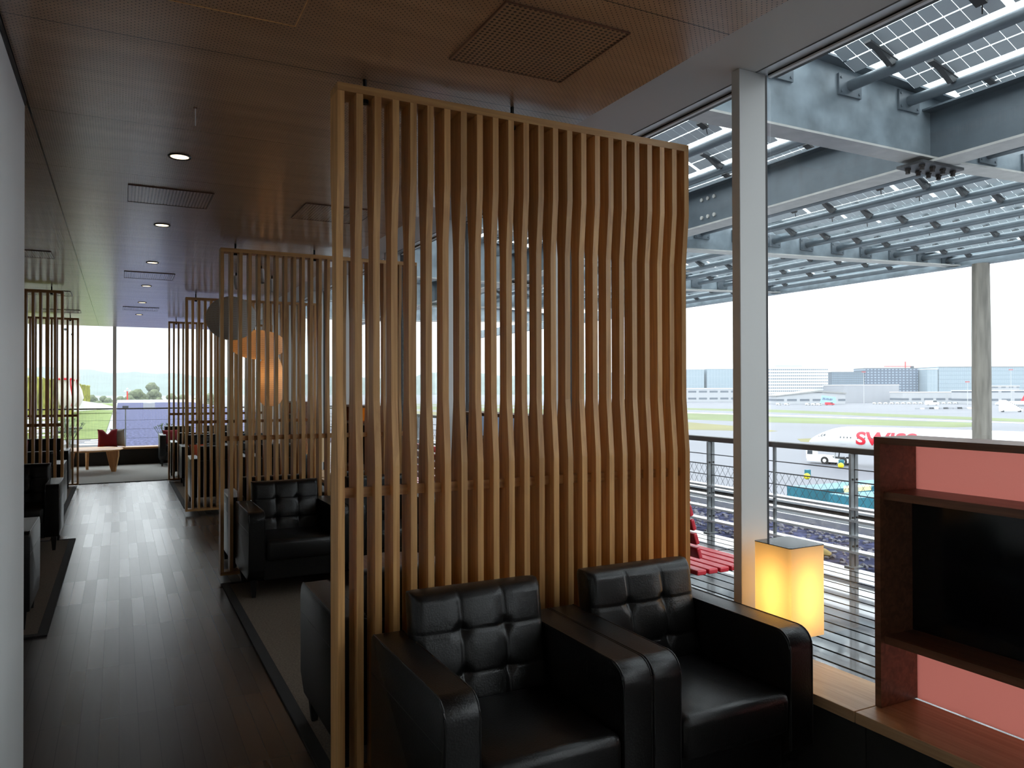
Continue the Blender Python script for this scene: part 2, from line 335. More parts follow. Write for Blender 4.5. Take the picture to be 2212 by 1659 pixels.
# ---------------------------------------------------------------- mesh helpers
class MB:
    def __init__(s): s.bm = bmesh.new()
    def box(s, x0, x1, y0, y1, z0, z1):
        v = [s.bm.verts.new((x, y, z)) for x in (x0, x1) for y in (y0, y1) for z in (z0, z1)]
        for f in ((0, 1, 3, 2), (4, 6, 7, 5), (0, 4, 5, 1), (2, 3, 7, 6), (0, 2, 6, 4), (1, 5, 7, 3)): s.bm.faces.new([v[i] for i in f])
        return s
    def prism(s, prof, a0, a1, axis='x'):
        # prof: list of (p, q); axis x -> (y,z); axis y -> (x,z); axis z -> (x,y)
        def P(a, p, q): return {'x': (a, p, q), 'y': (p, a, q), 'z': (p, q, a)}[axis]
        A = [s.bm.verts.new(P(a0, *q)) for q in prof]; B = [s.bm.verts.new(P(a1, *q)) for q in prof]
        n = len(prof); s.bm.faces.new(A[::-1]); s.bm.faces.new(B)
        for i in range(n): s.bm.faces.new((A[i], A[(i+1) % n], B[(i+1) % n], B[i]))
        return s
    def hexa(s, pts):   # 8 points, bottom ring 4 then top ring 4
        v = [s.bm.verts.new(p) for p in pts]
        for f in ((3, 2, 1, 0), (4, 5, 6, 7), (0, 1, 5, 4), (1, 2, 6, 5), (2, 3, 7, 6), (3, 0, 4, 7)): s.bm.faces.new([v[i] for i in f])
        return s
    def cyl(s, p, q, r, r2=None, seg=12, caps=True):
        p = Vector(p); q = Vector(q); r2 = r if r2 is None else r2; d = (q-p)
        if d.length < 1e-6: return s
        d.normalize(); a = d.orthogonal().normalized(); b = d.cross(a)
        A = []; B = []
        for i in range(seg):
            c = math.cos(2*PI*i/seg); k = math.sin(2*PI*i/seg)
            A.append(s.bm.verts.new(p+(a*c+b*k)*r)); B.append(s.bm.verts.new(q+(a*c+b*k)*r2))
        for i in range(seg): s.bm.faces.new((A[i], A[(i+1) % seg], B[(i+1) % seg], B[i]))
        if caps: s.bm.faces.new(A[::-1]); s.bm.faces.new(B)
        return s
    def tube(s, pts, r, seg=8):
        pts = [Vector(p) for p in pts]; rings = []
        for i, p in enumerate(pts):
            d = (pts[min(i+1, len(pts)-1)]-pts[max(i-1, 0)]).normalized()
            a = d.cross(Vector((.13, .31, .94))).normalized(); b = d.cross(a)
            rings.append([s.bm.verts.new(p+(a*math.cos(2*PI*k/seg)+b*math.sin(2*PI*k/seg))*r) for k in range(seg)])
        for A, B in zip(rings, rings[1:]):
            for k in range(seg): s.bm.faces.new((A[k], A[(k+1) % seg], B[(k+1) % seg], B[k]))
        s.bm.faces.new(rings[0][::-1]); s.bm.faces.new(rings[-1]); return s
    def lathe(s, prof, c=(0, 0), seg=24, capb=False, capt=False):
        rings = [[s.bm.verts.new((c[0]+r*math.cos(2*PI*k/seg), c[1]+r*math.sin(2*PI*k/seg), z)) for k in range(seg)] for r, z in prof]
        for A, B in zip(rings, rings[1:]):
            for k in range(seg): s.bm.faces.new((A[k], A[(k+1) % seg], B[(k+1) % seg], B[k]))
        if capb: s.bm.faces.new(rings[0][::-1])
        if capt: s.bm.faces.new(rings[-1])
        return s
    def ico(s, c, r, sub=1, sc=(1, 1, 1), jit=0):
        m = Matrix.Translation(c) @ Matrix.Diagonal((sc[0], sc[1], sc[2], 1))
        o = bmesh.ops.create_icosphere(s.bm, subdivisions=sub, radius=r, matrix=m)
        if jit:
            for v in o['verts']: v.co += Vector((random.uniform(-jit, jit), random.uniform(-jit, jit), random.uniform(-jit, jit)))
        return s
    def build(s, name, mat, parent=None, smooth=False, bevel=0, bseg=3):
        if bevel:
            bmesh.ops.bevel(s.bm, geom=list(s.bm.edges), offset=bevel, segments=bseg, profile=.5, affect='EDGES', clamp_overlap=True)
        bmesh.ops.recalc_face_normals(s.bm, faces=s.bm.faces)
        me = bpy.data.meshes.new(name); s.bm.to_mesh(me); s.bm.free()
        o = bpy.data.objects.new(name, me); C.objects.link(o); me.materials.append(M[mat] if isinstance(mat, str) else mat)
        if smooth:
            for p in me.polygons: p.use_smooth = True
            if smooth != 'full':
                try: me.set_sharp_from_angle(angle=math.radians(38))
                except Exception: pass
        if parent: o.parent = parent
        return o
def tag(o, label, cat, group=None, kind=None):
    o['label'] = label; o['category'] = cat
    if group: o['group'] = group
    if kind: o['kind'] = kind
    return o
def thing(name, label, cat, loc=(0, 0, 0), rz=0, group=None):
    o = bpy.data.objects.new(name, None); C.objects.link(o); o.location = loc; o.rotation_euler = (0, 0, rz); o.empty_display_size = .1
    return tag(o, label, cat, group)
def struct(o): o['kind'] = 'structure'; return o
KIDS = {}
def dup(root, loc, rz=None, label=None, group=None):
    def cp(o, par):
        c = o.copy(); C.objects.link(c)
        if par: c.parent = par
        for ch in list(o.children): cp(ch, c)
        return c
    r = cp(root, None); r.location = loc
    if rz is not None: r.rotation_euler = (0, 0, rz)
    if label: r['label'] = label
    if group: r['group'] = group
    return r

# ================================================================ THE ROOM
ZC, ZS = 2.675, 2.925
XG, YG = 2.63, 17.68
struct(MB().box(-4.3, 2.62, -7.0, 17.66, -.12, 0).build('floor', 'floor_wood'))
struct(MB().box(-3.9, 1.797, -6.99, 15.76, ZC, ZC+.05).build('ceiling', 'ceiling'))
struct(MB().box(-4.3, 2.54, -7.0, 17.6, ZS, ZS+.25).build('trim_1', 'plaster'))          # raised perimeter soffit
struct(MB().box(-.56, -.34, -7.0, 3.62, 0, ZC-.03).build('wall_left', 'wall_white'))
struct(MB().box(-.565, -.334, -6.99, 3.615, ZC-.03, ZC-.001).build('trim_2', 'black'))  # black strip painting the shadow gap between wall top and ceiling
struct(MB().box(-4.3, -3.9, -7.0, 17.66, 0, ZS).build('wall_left_far', 'wall_white'))
struct(MB().box(-4.3, 2.8, -7.12, -7.0, 0, ZS).build('wall_back', 'wall_white'))
# columns on the window line
COLY = [2.55+1.69*k for k in range(-5, 9)]  # unseen bays behind the camera, carried further back to add front light
for i, y in enumerate(COLY):
    b = MB().box(2.444, 2.60, y, y+.05, 0, ZS)
    o = b.build('trim_%d' % (3+i), 'white_paint', bevel=.002, bseg=1); struct(o)
# windows to the right, one pane between each pair of columns
def window_x(n, y0, y1):
    g = struct(MB().box(2.626, 2.632, y0+.02, y1+.0, .363, 2.93).build('window_%d' % n, 'glass'))
    MB().box(2.602, 2.650, y0-.012, y0+.024, 0, 2.95).build('gasket', 'gasket', g)
    f = MB().box(2.610, 2.624, y0+.024, y0+.040, .363, 2.925)
    f.box(2.604, 2.624, y0+.03, y1-.012, 2.908, 2.916)
    f.build('frame', 'white_strip', g)
    MB().box(2.604, 2.66, y0+.024, y1-.012, 2.916, 2.96).build('head_gasket', 'gasket', g)
    MB().box(2.546, 2.603, y0+.0, y1+.05, 2.922, 2.99).build('head_rail', 'alu', g)
    MB().box(2.538, 2.546, y0+.0, y1+.05, 2.93, 2.97).build('shadow_gap', 'gasket', g)
    return g
n = 1
for a, b_ in zip(COLY, COLY[1:]):
    window_x(n, a+.05, b_); n += 1
struct(MB().box(2.54, 2.66, -7.0, 17.6, 2.965, 3.3).build('trim_30', 'alu'))
struct(MB().box(2.60, 2.66, -7.0, 17.7, -.1, .33).build('trim_31', 'dark_wall'))
# far window wall
MX = [-.121, 2.33, -2.55]
def window_y(n, x0, x1):
    g = struct(MB().box(x0, x1, 17.70, 17.706, .36, 2.93).build('window_%d' % n, 'glass'))
    MB().box(x0-.064, x0, 17.64, 17.73, 0, 2.93).build('mullion', 'white_paint', g)
    return g
window_y(n, -.057, 2.6); window_y(n+1, -2.49, -.121); window_y(n+2, -3.9, -2.55)
struct(MB().box(-4.3, 2.9, 17.6, 17.75, 2.90, 3.3).build('trim_32', 'plaster'))
struct(MB().box(-4.3, 2.66, 17.66, 17.75, -.1, .355).build('trim_33', 'dark_wall'))
# carpeted end of the room and the rugs
def rug(x0, x1, y0, y1, label, bw=.055, mat='carpet', sides='LRNF'):
    t = thing('rug', label, 'rug', ((x0+x1)/2, (y0+y1)/2, 0))
    cx, cy = (x0+x1)/2, (y0+y1)/2
    i0, i1, j0, j1 = x0-cx, x1-cx, y0-cy, y1-cy
    MB().box(i0+bw*('L' in sides), i1-bw*('R' in sides), j0+bw*('N' in sides), j1-bw*('F' in sides), 0.0005, .010).build('pile', mat, t)
    b = MB()
    if 'L' in sides: b.box(i0, i0+bw, j0, j1, .0005, .011)
    if 'R' in sides: b.box(i1-bw, i1, j0, j1, .0005, .011)
    if 'N' in sides: b.box(i0+bw*('L' in sides), i1-bw*('R' in sides), j0, j0+bw, .0005, .011)
    if 'F' in sides: b.box(i0+bw*('L' in sides), i1-bw*('R' in sides), j1-bw, j1, .0005, .011)
    b.build('border', 'rug_border', t)
rug(.70, 2.30, 2.95, 6.30, 'dark-edged brown rug on the right, between the first two slatted screens')
rug(.73, 2.30, 10.56, 13.83, 'taupe dark-edged rug on the right, far down the aisle before the last slatted screen')
rug(-2.15, -.392, 5.47, 8.92, 'dark-edged brown rug on the left of the aisle, nearest the white wall')
rug(-2.15, -.59, 10.4, 13.82, 'dark-edged rug on the left of the aisle, farther back behind the first left screen')
rug(-2.6, 2.30, 14.06, 17.30, 'wide pale grey carpet with black front edge below the end window', bw=.03, mat='carpet_grey', sides='N')

# ceiling fittings
def downlight(y, lab):
    t = thing('downlight', lab, 'ceiling light', (.267, y, ZC), 0, 'round downlights along the aisle')
    MB().lathe([(.044, -.004), (.053, -.006), (.055, 0.0), (.042, .001)], seg=32).build('trim_ring', 'black', t, smooth=True)
    MB().lathe([(.0, -.002), (.043, -.002), (.044, 0)], seg=32).build('lens', 'downlight', t)
    return t
dl_l = ['round recessed downlight nearest the camera, lit warm white', 'lit round downlight second from the camera', 'lit round downlight third from the camera', 'lit round downlight fourth from the camera', 'fifth tiny downlight toward the end window', 'farthest small downlight, last before the end window']
for k, (y, lb) in enumerate(zip((4.169, 5.951, 7.733, 9.488, 11.29, 13.1), dl_l)): downlight(y, lb)
def vent(x0, x1, y0, y1, lab, frame=True):
    t = thing('ceiling_grille', lab, 'ceiling grille', ((x0+x1)/2, (y0+y1)/2, ZC), 0, 'perforated grilles in the ceiling')
    a, b = (x1-x0)/2, (y1-y0)/2
    MB().box(-a, a, -b, b, -.004, -.0005).build('perforated_panel', 'grille', t)
    f = MB().box(-a-.004, -a, -b-.004, b+.004, -.006, -.0005).box(a, a+.004, -b-.004, b+.004, -.006, -.0005).box(-a, a, -b-.004, -b, -.006, -.0005).box(-a, a, b, b+.004, -.006, -.0005)
    f.build('rim', 'walnut', t)
vent(1.04, 1.49, 2.056, 2.50, 'large square perforated grille in the ceiling above the nearest slatted screen')
vent(.045, .497, 4.86, 5.28, 'perforated ceiling grille between the first and second downlights')
vent(.042, .495, 8.4, 8.87, 'perforated ceiling grille between the third and fourth downlights')
vent(.042, .495, 11.95, 12.4, 'small far perforated ceiling grille toward the end window')
vent(1.04, 1.49, 4.85, 5.30, 'square perforated grille in the brown ceiling before the second right screen')
vent(-1.0, -.517, 7.5, 7.87, 'perforated ceiling grille above the nearest left-hand seats')
vent(-1.0, -.52, 10.4, 10.9, 'perforated ceiling grille above the left screen')
vent(-1.0, -.515, 12.78, 13.2, 'farthest left perforated ceiling grille')
t = thing('access_hatch', 'flat ceiling hatch outlined by a thin line at the top of the photo', 'ceiling hatch', (.30, 2.3, ZC))
MB().box(-.2, .2, -.2, .2, -.003, -.0005).build('door', 'ceiling', t)
MB().box(-.203, -.2, -.203, .203, -.005, -.0005).box(.2, .203, -.203, .203, -.005, -.0005).box(-.2, .2, -.203, -.2, -.005, -.0005).box(-.2, .2, .2, .203, -.005, -.0005).build('rim', 'oak_x', t)
t = thing('sensor_rod', 'thin pale rod sticking down from the ceiling above the aisle', 'sensor', (.279, 3.42, ZC))
MB().cyl((0, 0, 0), (0, 0, -.075), .0022, seg=8).build('rod', 'white_strip', t); MB().lathe([(.0, -.004), (.008, -.004), (.008, 0)], seg=12).build('base', 'walnut', t)

# ---------------------------------------------------------------- slatted screens
SW, SP = .0255, .0699
def slat_profile():
    return [(.0, .045), (.0, 1.215), (.022, 1.46), (.022, 2.07), (.0, 2.30), (.0, 2.60), (.107, 2.60), (.107, 2.30), (.083, 2.07), (.083, 1.46), (.107, 1.215), (.107, .045)]
def make_screen(nsl, label, group, mirror=False):
    t = thing('slatted_screen', label, 'screen', (0, 0, 0), 0, group)
    W = (nsl-1)*SP+SW; s = -1 if mirror else 1
    base = MB().prism([(p, q) for p, q in slat_profile()], 0, s*SW, 'x').build('slat', 'oak', t, bevel=0)
    for k in range(1, nsl):
        c = base.copy(); C.objects.link(c); c.parent = t; c.location = (s*k*SP, 0, 0)
    MB().box(0, s*W, -.001, .108, 2.598, 2.628).build('top_rail', 'oak_x', t)
    MB().box(0, s*W, -.001, .108, .045, .072).build('bottom_rail', 'oak_x', t)
    MB().box(s*.01, s*(W-.01), .040, .064, 1.10, 1.137).build('cross_bar', 'oak_x', t)
    xs = [.118, .745] if not mirror else [.118, .745, 1.37]
    for x in xs:
        r = MB().cyl((s*x, .055, 2.585), (s*x, .055, ZC), .0075, seg=12).build('hanging_rod', 'black', t)
        MB().cyl((s*x, .055, 2.583), (s*x, .055, 2.597), .014, seg=10).build('nut', 'black', r)
    return t
s1 = make_screen(24, 'tall oak slatted screen nearest the camera, behind the two large armchairs', 'oak slatted screens to the right of the aisle')
s1.location = (.707, 2.769, 0)
for y, lb in ((6.403, 'oak slatted screen second from the camera, hanging behind the tufted armchair right of the aisle'), (9.981, 'oak slatted screen third along the right of the aisle'), (13.60, 'farthest oak slatted screen on the right of the aisle')):
    dup(s1, (.707, y, 0), 0, lb)
s2 = make_screen(22, 'oak slatted screen on the left of the aisle nearest the white wall', 'oak slatted screens to the left of the aisle', True)
s2.location = (-.562, 9.953, 0)
dup(s2, (-.562, 13.60, 0), 0, 'farther oak slatted screen on the left of the aisle by the round table')

# ---------------------------------------------------------------- armchairs (facing -Y, origin at the middle of the footprint)
def arc(cx, cy, r, a0, a1, n=6):
    return [(cx+r*math.cos(math.radians(a0+(a1-a0)*i/n)), cy+r*math.sin(math.radians(a0+(a1-a0)*i/n))) for i in range(n+1)]
def cushion(w, h, d, lean, nx=84, nz=70, cols=(1/3, 2/3), rows=(.30, .66)):
    bm = bmesh.new(); V = []
    def sd(u, v):  # superellipse rounding at the rim
        e = min(u, 1-u)*w; f = min(v, 1-v)*h; r = .035
        q = 1
        if e < r: q *= math.sqrt(max(0, 1-(1-e/r)**2))
        if f < r: q *= math.sqrt(max(0, 1-(1-f/r)**2))
        return q
    for side in (0, 1):
        G = []
        for j in range(nz+1):
            row = []
            for i in range(nx+1):
                u = i/nx; v = j/nz
                u = .5-.5*math.cos(PI*u)*(.35)+(u-.5)*.65; v = .5-.5*math.cos(PI*v)*.35+(v-.5)*.65
                q = sd(u, v)
                if side == 0:
                    y = -d*.5*(.25+.75*q)
                    bul = .014*math.sin(PI*u)*math.sin(PI*v)
                    g = 0
                    for c in cols: g = max(g, math.exp(-((u-c)*w/.0055)**2))
                    gr = 0
                    for r_ in rows: gr = max(gr, math.exp(-((v-r_)*h/.0055)**2))
                    pit = 0
                    for c in cols:
                        for r_ in rows: pit += math.exp(-(((u-c)*w)**2+((v-r_)*h)**2)/.024**2)
                    soft = 0
                    for c in cols: soft = max(soft, math.exp(-((u-c)*w/.035)**2))
                    for r_ in rows: soft = max(soft, math.exp(-((v-r_)*h/.035)**2))
                    y -= bul; y += .0045*max(g, gr)*q+.016*pit+.0035*soft*q
                else: y = d*.5*(.25+.75*q)
                x = (u-.5)*w; z = v*h
                row.append(bm.verts.new((x, y+lean*v, z)))
            G.append(row)
        for j in range(nz):
            for i in range(nx):
                f = (G[j][i], G[j][i+1], G[j+1][i+1], G[j+1][i]); bm.faces.new(f if side == 0 else f[::-1])
        V.append(G)
    A, B = V
    rim = lambda G: [G[0][i] for i in range(nx)]+[G[j][nx] for j in range(nz)]+[G[nz][i] for i in range(nx, 0, -1)]+[G[j][0] for j in range(nz, 0, -1)]
    ra, rb = rim(A), rim(B)
    for i in range(len(ra)): bm.faces.new((ra[i], rb[i], rb[(i+1) % len(ra)], ra[(i+1) % len(ra)]))
    m = MB(); m.bm.free(); m.bm = bm; return m
def make_armchair(label, group):
    t = thing('armchair', label, 'armchair', (0, 0, 0), 0, group)
    W, D, AW = .72, .70, .115
    prof = [(-.28, .135)]+[(-.35, .21)]+arc(-.285, .565, .065, 180, 90, 6)+arc(.32, .60, .03, 90, 0, 3)+[(.35, .135)]
    for s in (-1, 1):
        x0, x1 = (s*W/2, s*(W/2-AW)) if s < 0 else (W/2-AW, W/2)
        a = MB().prism(prof, min(x0, x1), max(x0, x1), 'x').build('arm', 'leather', t, smooth=True, bevel=.010, bseg=3)
        for xe in (s*W/2-s*.004, s*(W/2-AW)+s*.004):
            pts = [(xe, p, q) for p, q in [(-.349, .21)]+arc(-.285, .565, .064, 180, 90, 6)+[(.32, .629)]]
            MB().tube(pts, .0032, 6).build('piping', 'leather', a, smooth=True)
        MB().box(s*W/2-.0012, s*W/2+.0012, -.345, .345, .487, .4895).build('stitched_seam', 'seam', a)
    sx = W/2-AW
    MB().box(-sx-.002, sx+.002, -.31, .30, .135, .285).build('seat_frame', 'leather', t, bevel=.008, bseg=2)
    MB().box(-sx+.003, sx-.003, -.362, .13, .272, .425).build('seat_cushion', 'leather', t, smooth=True, bevel=.034, bseg=5)
    b = cushion(.512, .40, .13, .075).build('backrest', 'leather', t, smooth='full'); b.location = (0, .175, .385)
    MB().box(-sx-.002, sx+.002, .285, .345, .135, .60).build('back_panel', 'leather', t, bevel=.008, bseg=2)
    for sx_ in (-1, 1):
        for sy in (-1, 1):
            x = sx_*(W/2-.045); y = sy*.27
            MB().hexa([(x-.013, y-.013, 0.011), (x+.013, y-.013, .011), (x+.013, y+.013, .011), (x-.013, y+.013, .011),
                       (x-.024, y-.026, .138), (x+.024, y-.026, .138), (x+.024, y+.026, .138), (x-.024, y+.026, .138)]).build('leg', 'leg_black', t)
    return t
GA = 'black leather armchairs'
ch = make_armchair('large black tufted leather armchair at bottom centre, left of the pair before the nearest screen', GA)
ch.location = (1.163, 2.335, 0)
seats = [
 (1.885, 2.335, 0, 'black tufted leather armchair beside the glowing square lamp and wooden window ledge'),
 (1.10, 3.23, PI, 'black leather armchair with its back to the nearest screen, side seen left of that screen'),
 (1.86, 3.23, PI, 'black leather armchair back to back with the lamp-side one, behind the nearest screen'),
 (1.175, 6.03, 0, 'black tufted leather armchair facing the camera before the second right screen'),
 (1.915, 6.03, 0, 'black leather armchair facing the camera behind the nearest screen, window side'),
 (1.155, 6.92, PI, 'black leather armchair behind the second right screen, its arm showing by the aisle'),
 (1.90, 6.92, PI, 'black leather armchair behind the second right screen on the window side'),
 (1.165, 10.87, PI, 'black leather armchair seen from behind through the second and third right screens'),
 (1.92, 10.87, PI, 'black leather armchair seen from behind beyond the third right screen, window side'),
 (1.215, 13.22, 0, 'black leather armchair in front of the farthest right screen, aisle side'),
 (1.95, 13.22, 0, 'black leather armchair in front of the farthest right screen, window side'),
 (1.13, 14.42, PI, 'black leather armchair just behind the farthest right screen, back turned'),
 (1.88, 14.42, PI, 'black leather armchair behind the farthest right screen by the windows'),
 (1.065, 16.87, 0, 'black leather armchair with red cushion right of the potted plant, by the end window'),
 (1.80, 16.87, 0, 'black leather armchair in the far right corner by the end window'),
 (-.852, 5.93, PI, 'black leather armchair cut by the white wall at the left, arm nearest the camera'),
 (-.860, 8.62, 0, 'black leather armchair facing the camera on the left rug, just past the white wall'),
 (-1.62, 8.62, 0, 'black leather armchair mostly hidden by the white wall on the left rug'),
 (-.950, 10.88, PI, 'black leather armchair seen from behind through the first left screen'),
 (-1.69, 10.88, PI, 'black leather armchair behind the first left screen beside the yellow lamp'),
 (-1.02, 13.22, 0, 'black leather armchair in front of the farther left screen, aisle side'),
 (-1.76, 13.22, 0, 'black leather armchair in front of the farther left screen, away from the aisle'),
]
for x, y, rz, lb in seats: dup(ch, (x, y, 0), rz, lb)

# ---------------------------------------------------------------- cushions
def pillow(name, mat, label, loc, rot, w=.40, h=.40, d=.14, group=None, fold=0):
    bm = bmesh.new(); n = 14; G2 = []
    for s in (-1, 1):
        G = []
        for j in range(n+1):
            row = []
            for i in range(n+1):
                u = i/n*2-1; v = j/n*2-1
                pin = 1-.07*(1-abs(u)**3)*(abs(v)**3) ; pin2 = 1-.07*(1-abs(v)**3)*(abs(u)**3)
                y = s*d/2*max(0, (1-u**4)*(1-v**4))**.6
                z = v*h/2*pin+h/2
                if fold and v > 0: z -= fold*v*math.exp(-(u/.28)**2)
                row.append(bm.verts.new((u*w/2*pin2, y, z)))
            G.append(row)
        for j in range(n):
            for i in range(n):
                f = (G[j][i], G[j][i+1], G[j+1][i+1], G[j+1][i]); bm.faces.new(f if s < 0 else f[::-1])
        G2.append(G)
    bmesh.ops.remove_doubles(bm, verts=bm.verts, dist=1e-5)
    m = MB(); m.bm.free(); m.bm = bm; o = m.build(name, mat, None, smooth='full'); o.location = loc; o.rotation_euler = rot
    return tag(o, label, 'cushion', group)
pillow('cushion', 'red_cloth', 'red cushion with a dent in the top, standing on the end window ledge', (-.215, 17.50, .362), (.12, 0, 0), .36, .37, .13, fold=.09)
pillow('cushion', 'grey_cloth', 'grey cushion leaning behind the red one on the end window ledge', (-.02, 17.56, .362), (.10, 0, -.5), .30, .37, .12)
pillow('cushion', 'red_cloth', 'red cushion on the armchair beside the potted plant', (.94, 16.90, .42), (-.25, 0, .4), .32, .30, .12)
pillow('cushion', 'orange_cloth', 'orange-red cushion on the armchair seen through the third right screen', (1.12, 13.20, .40), (-.25, 0, .2), .26, .25, .12)
pillow('cushion', 'grey_cloth', 'pale grey cushion leaning on the armchair left of the nearest screen', (1.02, 3.12, .42), (.25, 0, .12), .36, .36, .13)
pillow('cushion', 'red_cloth', 'small red cushion showing between the first slats of the nearest screen', (1.0, 3.24, .42), (.5, 0, .3), .30, .26, .12)
pillow('cushion', 'red_cloth', 'dark red cushion beside the white wall, under the yellow lamp on the left', (-1.35, 13.10, .42), (-.25, 0, .1), .36, .36, .13)

# ---------------------------------------------------------------- window ledges
def ledge(y0, y1, lab):
    t = thing('window_ledge', lab, 'window ledge', (2.455, (y0+y1)/2, 0), 0, 'wooden ledges along the right windows'); h = (y1-y0)/2
    MB().box(-.148, .146, -h, h, .323, .363).build('top', 'oak_y', t, bevel=.0015, bseg=1)
    MB().box(-.09, .14, -h, h, 0, .322).build('base', 'dark_wall', t)
ledge(-1.2, 1.857, 'wooden window ledge under the pink-backed television cabinet at the bottom right')
ledge(1.861, 2.755, 'pale wooden window ledge between the armchair and the television cabinet')
ledge(2.89, 6.385, 'wooden window ledge between the first and second right screens')
ledge(6.52, 9.965, 'wooden window ledge between the second and third right screens')
ledge(10.10, 13.585, 'wooden window ledge between the third and fourth right screens')
ledge(13.72, 17.28, 'wooden window ledge right of the round table, behind the last right screen')
t = thing('window_ledge', 'long low wooden ledge under the end window carrying the red cushion', 'window ledge', (-.6, 17.5, 0))
MB().box(-3.2, 2.90, -.195, .155, .323, .360).build('top', 'oak_x', t, bevel=.0015, bseg=1)
MB().box(-3.2, 2.90, -.05, .15, .0, .322).build('base', 'dark_wall', t)

# ---------------------------------------------------------------- television cabinets
def cabinet(y0, y1, panel, lab, tv=True):
    t = thing('television_cabinet', lab, 'television cabinet', (2.52, (y0+y1)/2, .363), 0, 'television cabinets standing on the window ledge')
    h = (y1-y0)/2; H = .965; T = .024
    xa, xb = -.107, .098
    for s in (-1, 1): MB().box(xa, xb, s*h if s < 0 else h-T, s*h+T if s < 0 else h, 0.001, H).build('side_panel', 'walnut', t)
    MB().box(xa, xb, -h+T, h-T, H-T, H).build('top', 'walnut', t)
    MB().box(xa+.02, xb-.006, -h+T, h-T, .742, .770).build('shelf', 'walnut', t)
    MB().box(xa+.02, xb-.006, -h+T, h-T, .228, .256).build('shelf', 'walnut', t)
    MB().box(xb-.006, xb-.001, -h+T, h-T, 0.0, H-T).build('back_panel', panel, t)
    MB().box(xb-.03, xb-.008, -h+T, h-T, .257, .741).build('screen', 'screen', t)
cabinet(.55, 1.857, 'panel_pink', 'walnut television cabinet with pink back panels at the right edge')
cabinet(4.49, 5.66, 'panel_blue', 'walnut television cabinet behind the nearest slatted screen')
cabinet(8.10, 9.27, 'panel_orange', 'orange-backed television cabinet seen through the second right screen')
cabinet(11.7, 12.87, 'panel_orange', 'farther orange-backed television cabinet by the right windows')

# ---------------------------------------------------------------- square ledge lamps
def lamp(loc, lab, rz=0):
    t = thing('table_lamp', lab, 'lamp', loc, rz, 'square glowing lamps')
    h = .10; z0, z1 = .115, .487
    MB().box(-.055, .055, -.055, .055, 0.001, .115).build('base', 'black', t)
    sh = MB(); 
    prof = []
    for cx, cy, a in ((h-.012, h-.012, 0), (-h+.012, h-.012, 90), (-h+.012, -h+.012, 180), (h-.012, -h+.012, 270)): prof += arc(cx, cy, .012, a, a+90, 4)
    for i in range(len(prof)):
        p, q = prof[i], prof[(i+1) % len(prof)]
        sh.bm.faces.new([sh.bm.verts.new(c) for c in ((*p, z0), (*q, z0), (*q, z1), (*p, z1))])
    bmesh.ops.remove_doubles(sh.bm, verts=sh.bm.verts, dist=1e-5)
    sh.build('lamp_shade', 'lamp_paper', t)
    cap = MB(); cap.prism([(p*1.012, q*1.012) for p, q in prof], z1, z1+.003, 'z').build('cap', 'screen', t)
    b = MB().cyl((0, 0, z0+.01), (0, 0, z0+.04), .018, seg=10).build('socket', 'black', t)
    MB().cyl((0, 0, z0+.05), (0, 0, z1-.08), .011, seg=10).build('bulb', 'bulb', t)
    return t
l0 = lamp((2.52, 2.352, .363), 'glowing square lamp on the wooden window ledge beside the armchair')
for x, y, z, lb in ((2.53, 4.25, .363, 'glowing lamp on the ledge behind the nearest screen'),
                    (2.50, 11.05, .363, 'glowing lamp seen beside the nearest screen edge, through the second screen'),
                    (2.52, 14.95, .363, 'small glowing lamp far away by the right windows'),
                    (-3.10, 17.38, .362, 'small yellow lamp at the left edge beside the white wall')):
    dup(l0, (x, y, z), 0, lb)

# ---------------------------------------------------------------- round table at the end window
t = thing('round_table', 'low round wooden table with three slab legs before the end window', 'table', (-.47, 16.15, 0))
MB().lathe([(.0, .395), (.50, .395), (.53, .405), (.535, .42), (.52, .43), (.0, .43)], seg=64).build('tabletop', 'oak_x', t, smooth=True)
for a in (35, 100, 215, 330):
    c, s = math.cos(math.radians(a)), math.sin(math.radians(a)); R = Matrix.Rotation(math.radians(a), 4, 'Z')
    b = MB().prism([(.30, .395), (.53, .395), (.53, .30), (.47, .011), (.40, .011)], -.019, .019, 'y'); bmesh.ops.transform(b.bm, matrix=R, verts=b.bm.verts); b.build('leg', 'oak', t)
t = thing('round_table', 'low pale round table under the paper lanterns behind the second right screen', 'table', (1.45, 8.35, 0))
MB().lathe([(.0, .40), (.40, .40), (.415, .41), (.40, .425), (.0, .425)], seg=48).build('tabletop', 'white_paint', t, smooth=True)
MB().lathe([(.20, 0), (.20, .012), (.03, .02), (.03, .40)], seg=24, capb=True).build('pedestal', 'black', t, smooth=True)
t = thing('side_table', 'small round walnut table between the armchairs behind the nearest screen', 'table', (1.55, 4.65, 0))
MB().lathe([(.0, .40), (.28, .40), (.285, .41), (.28, .42), (.0, .42)], seg=40).build('tabletop', 'walnut', t, smooth=True)
MB().lathe([(.16, 0.011), (.16, .022), (.02, .03), (.02, .40)], seg=20, capb=True).build('pedestal', 'black', t, smooth=True)

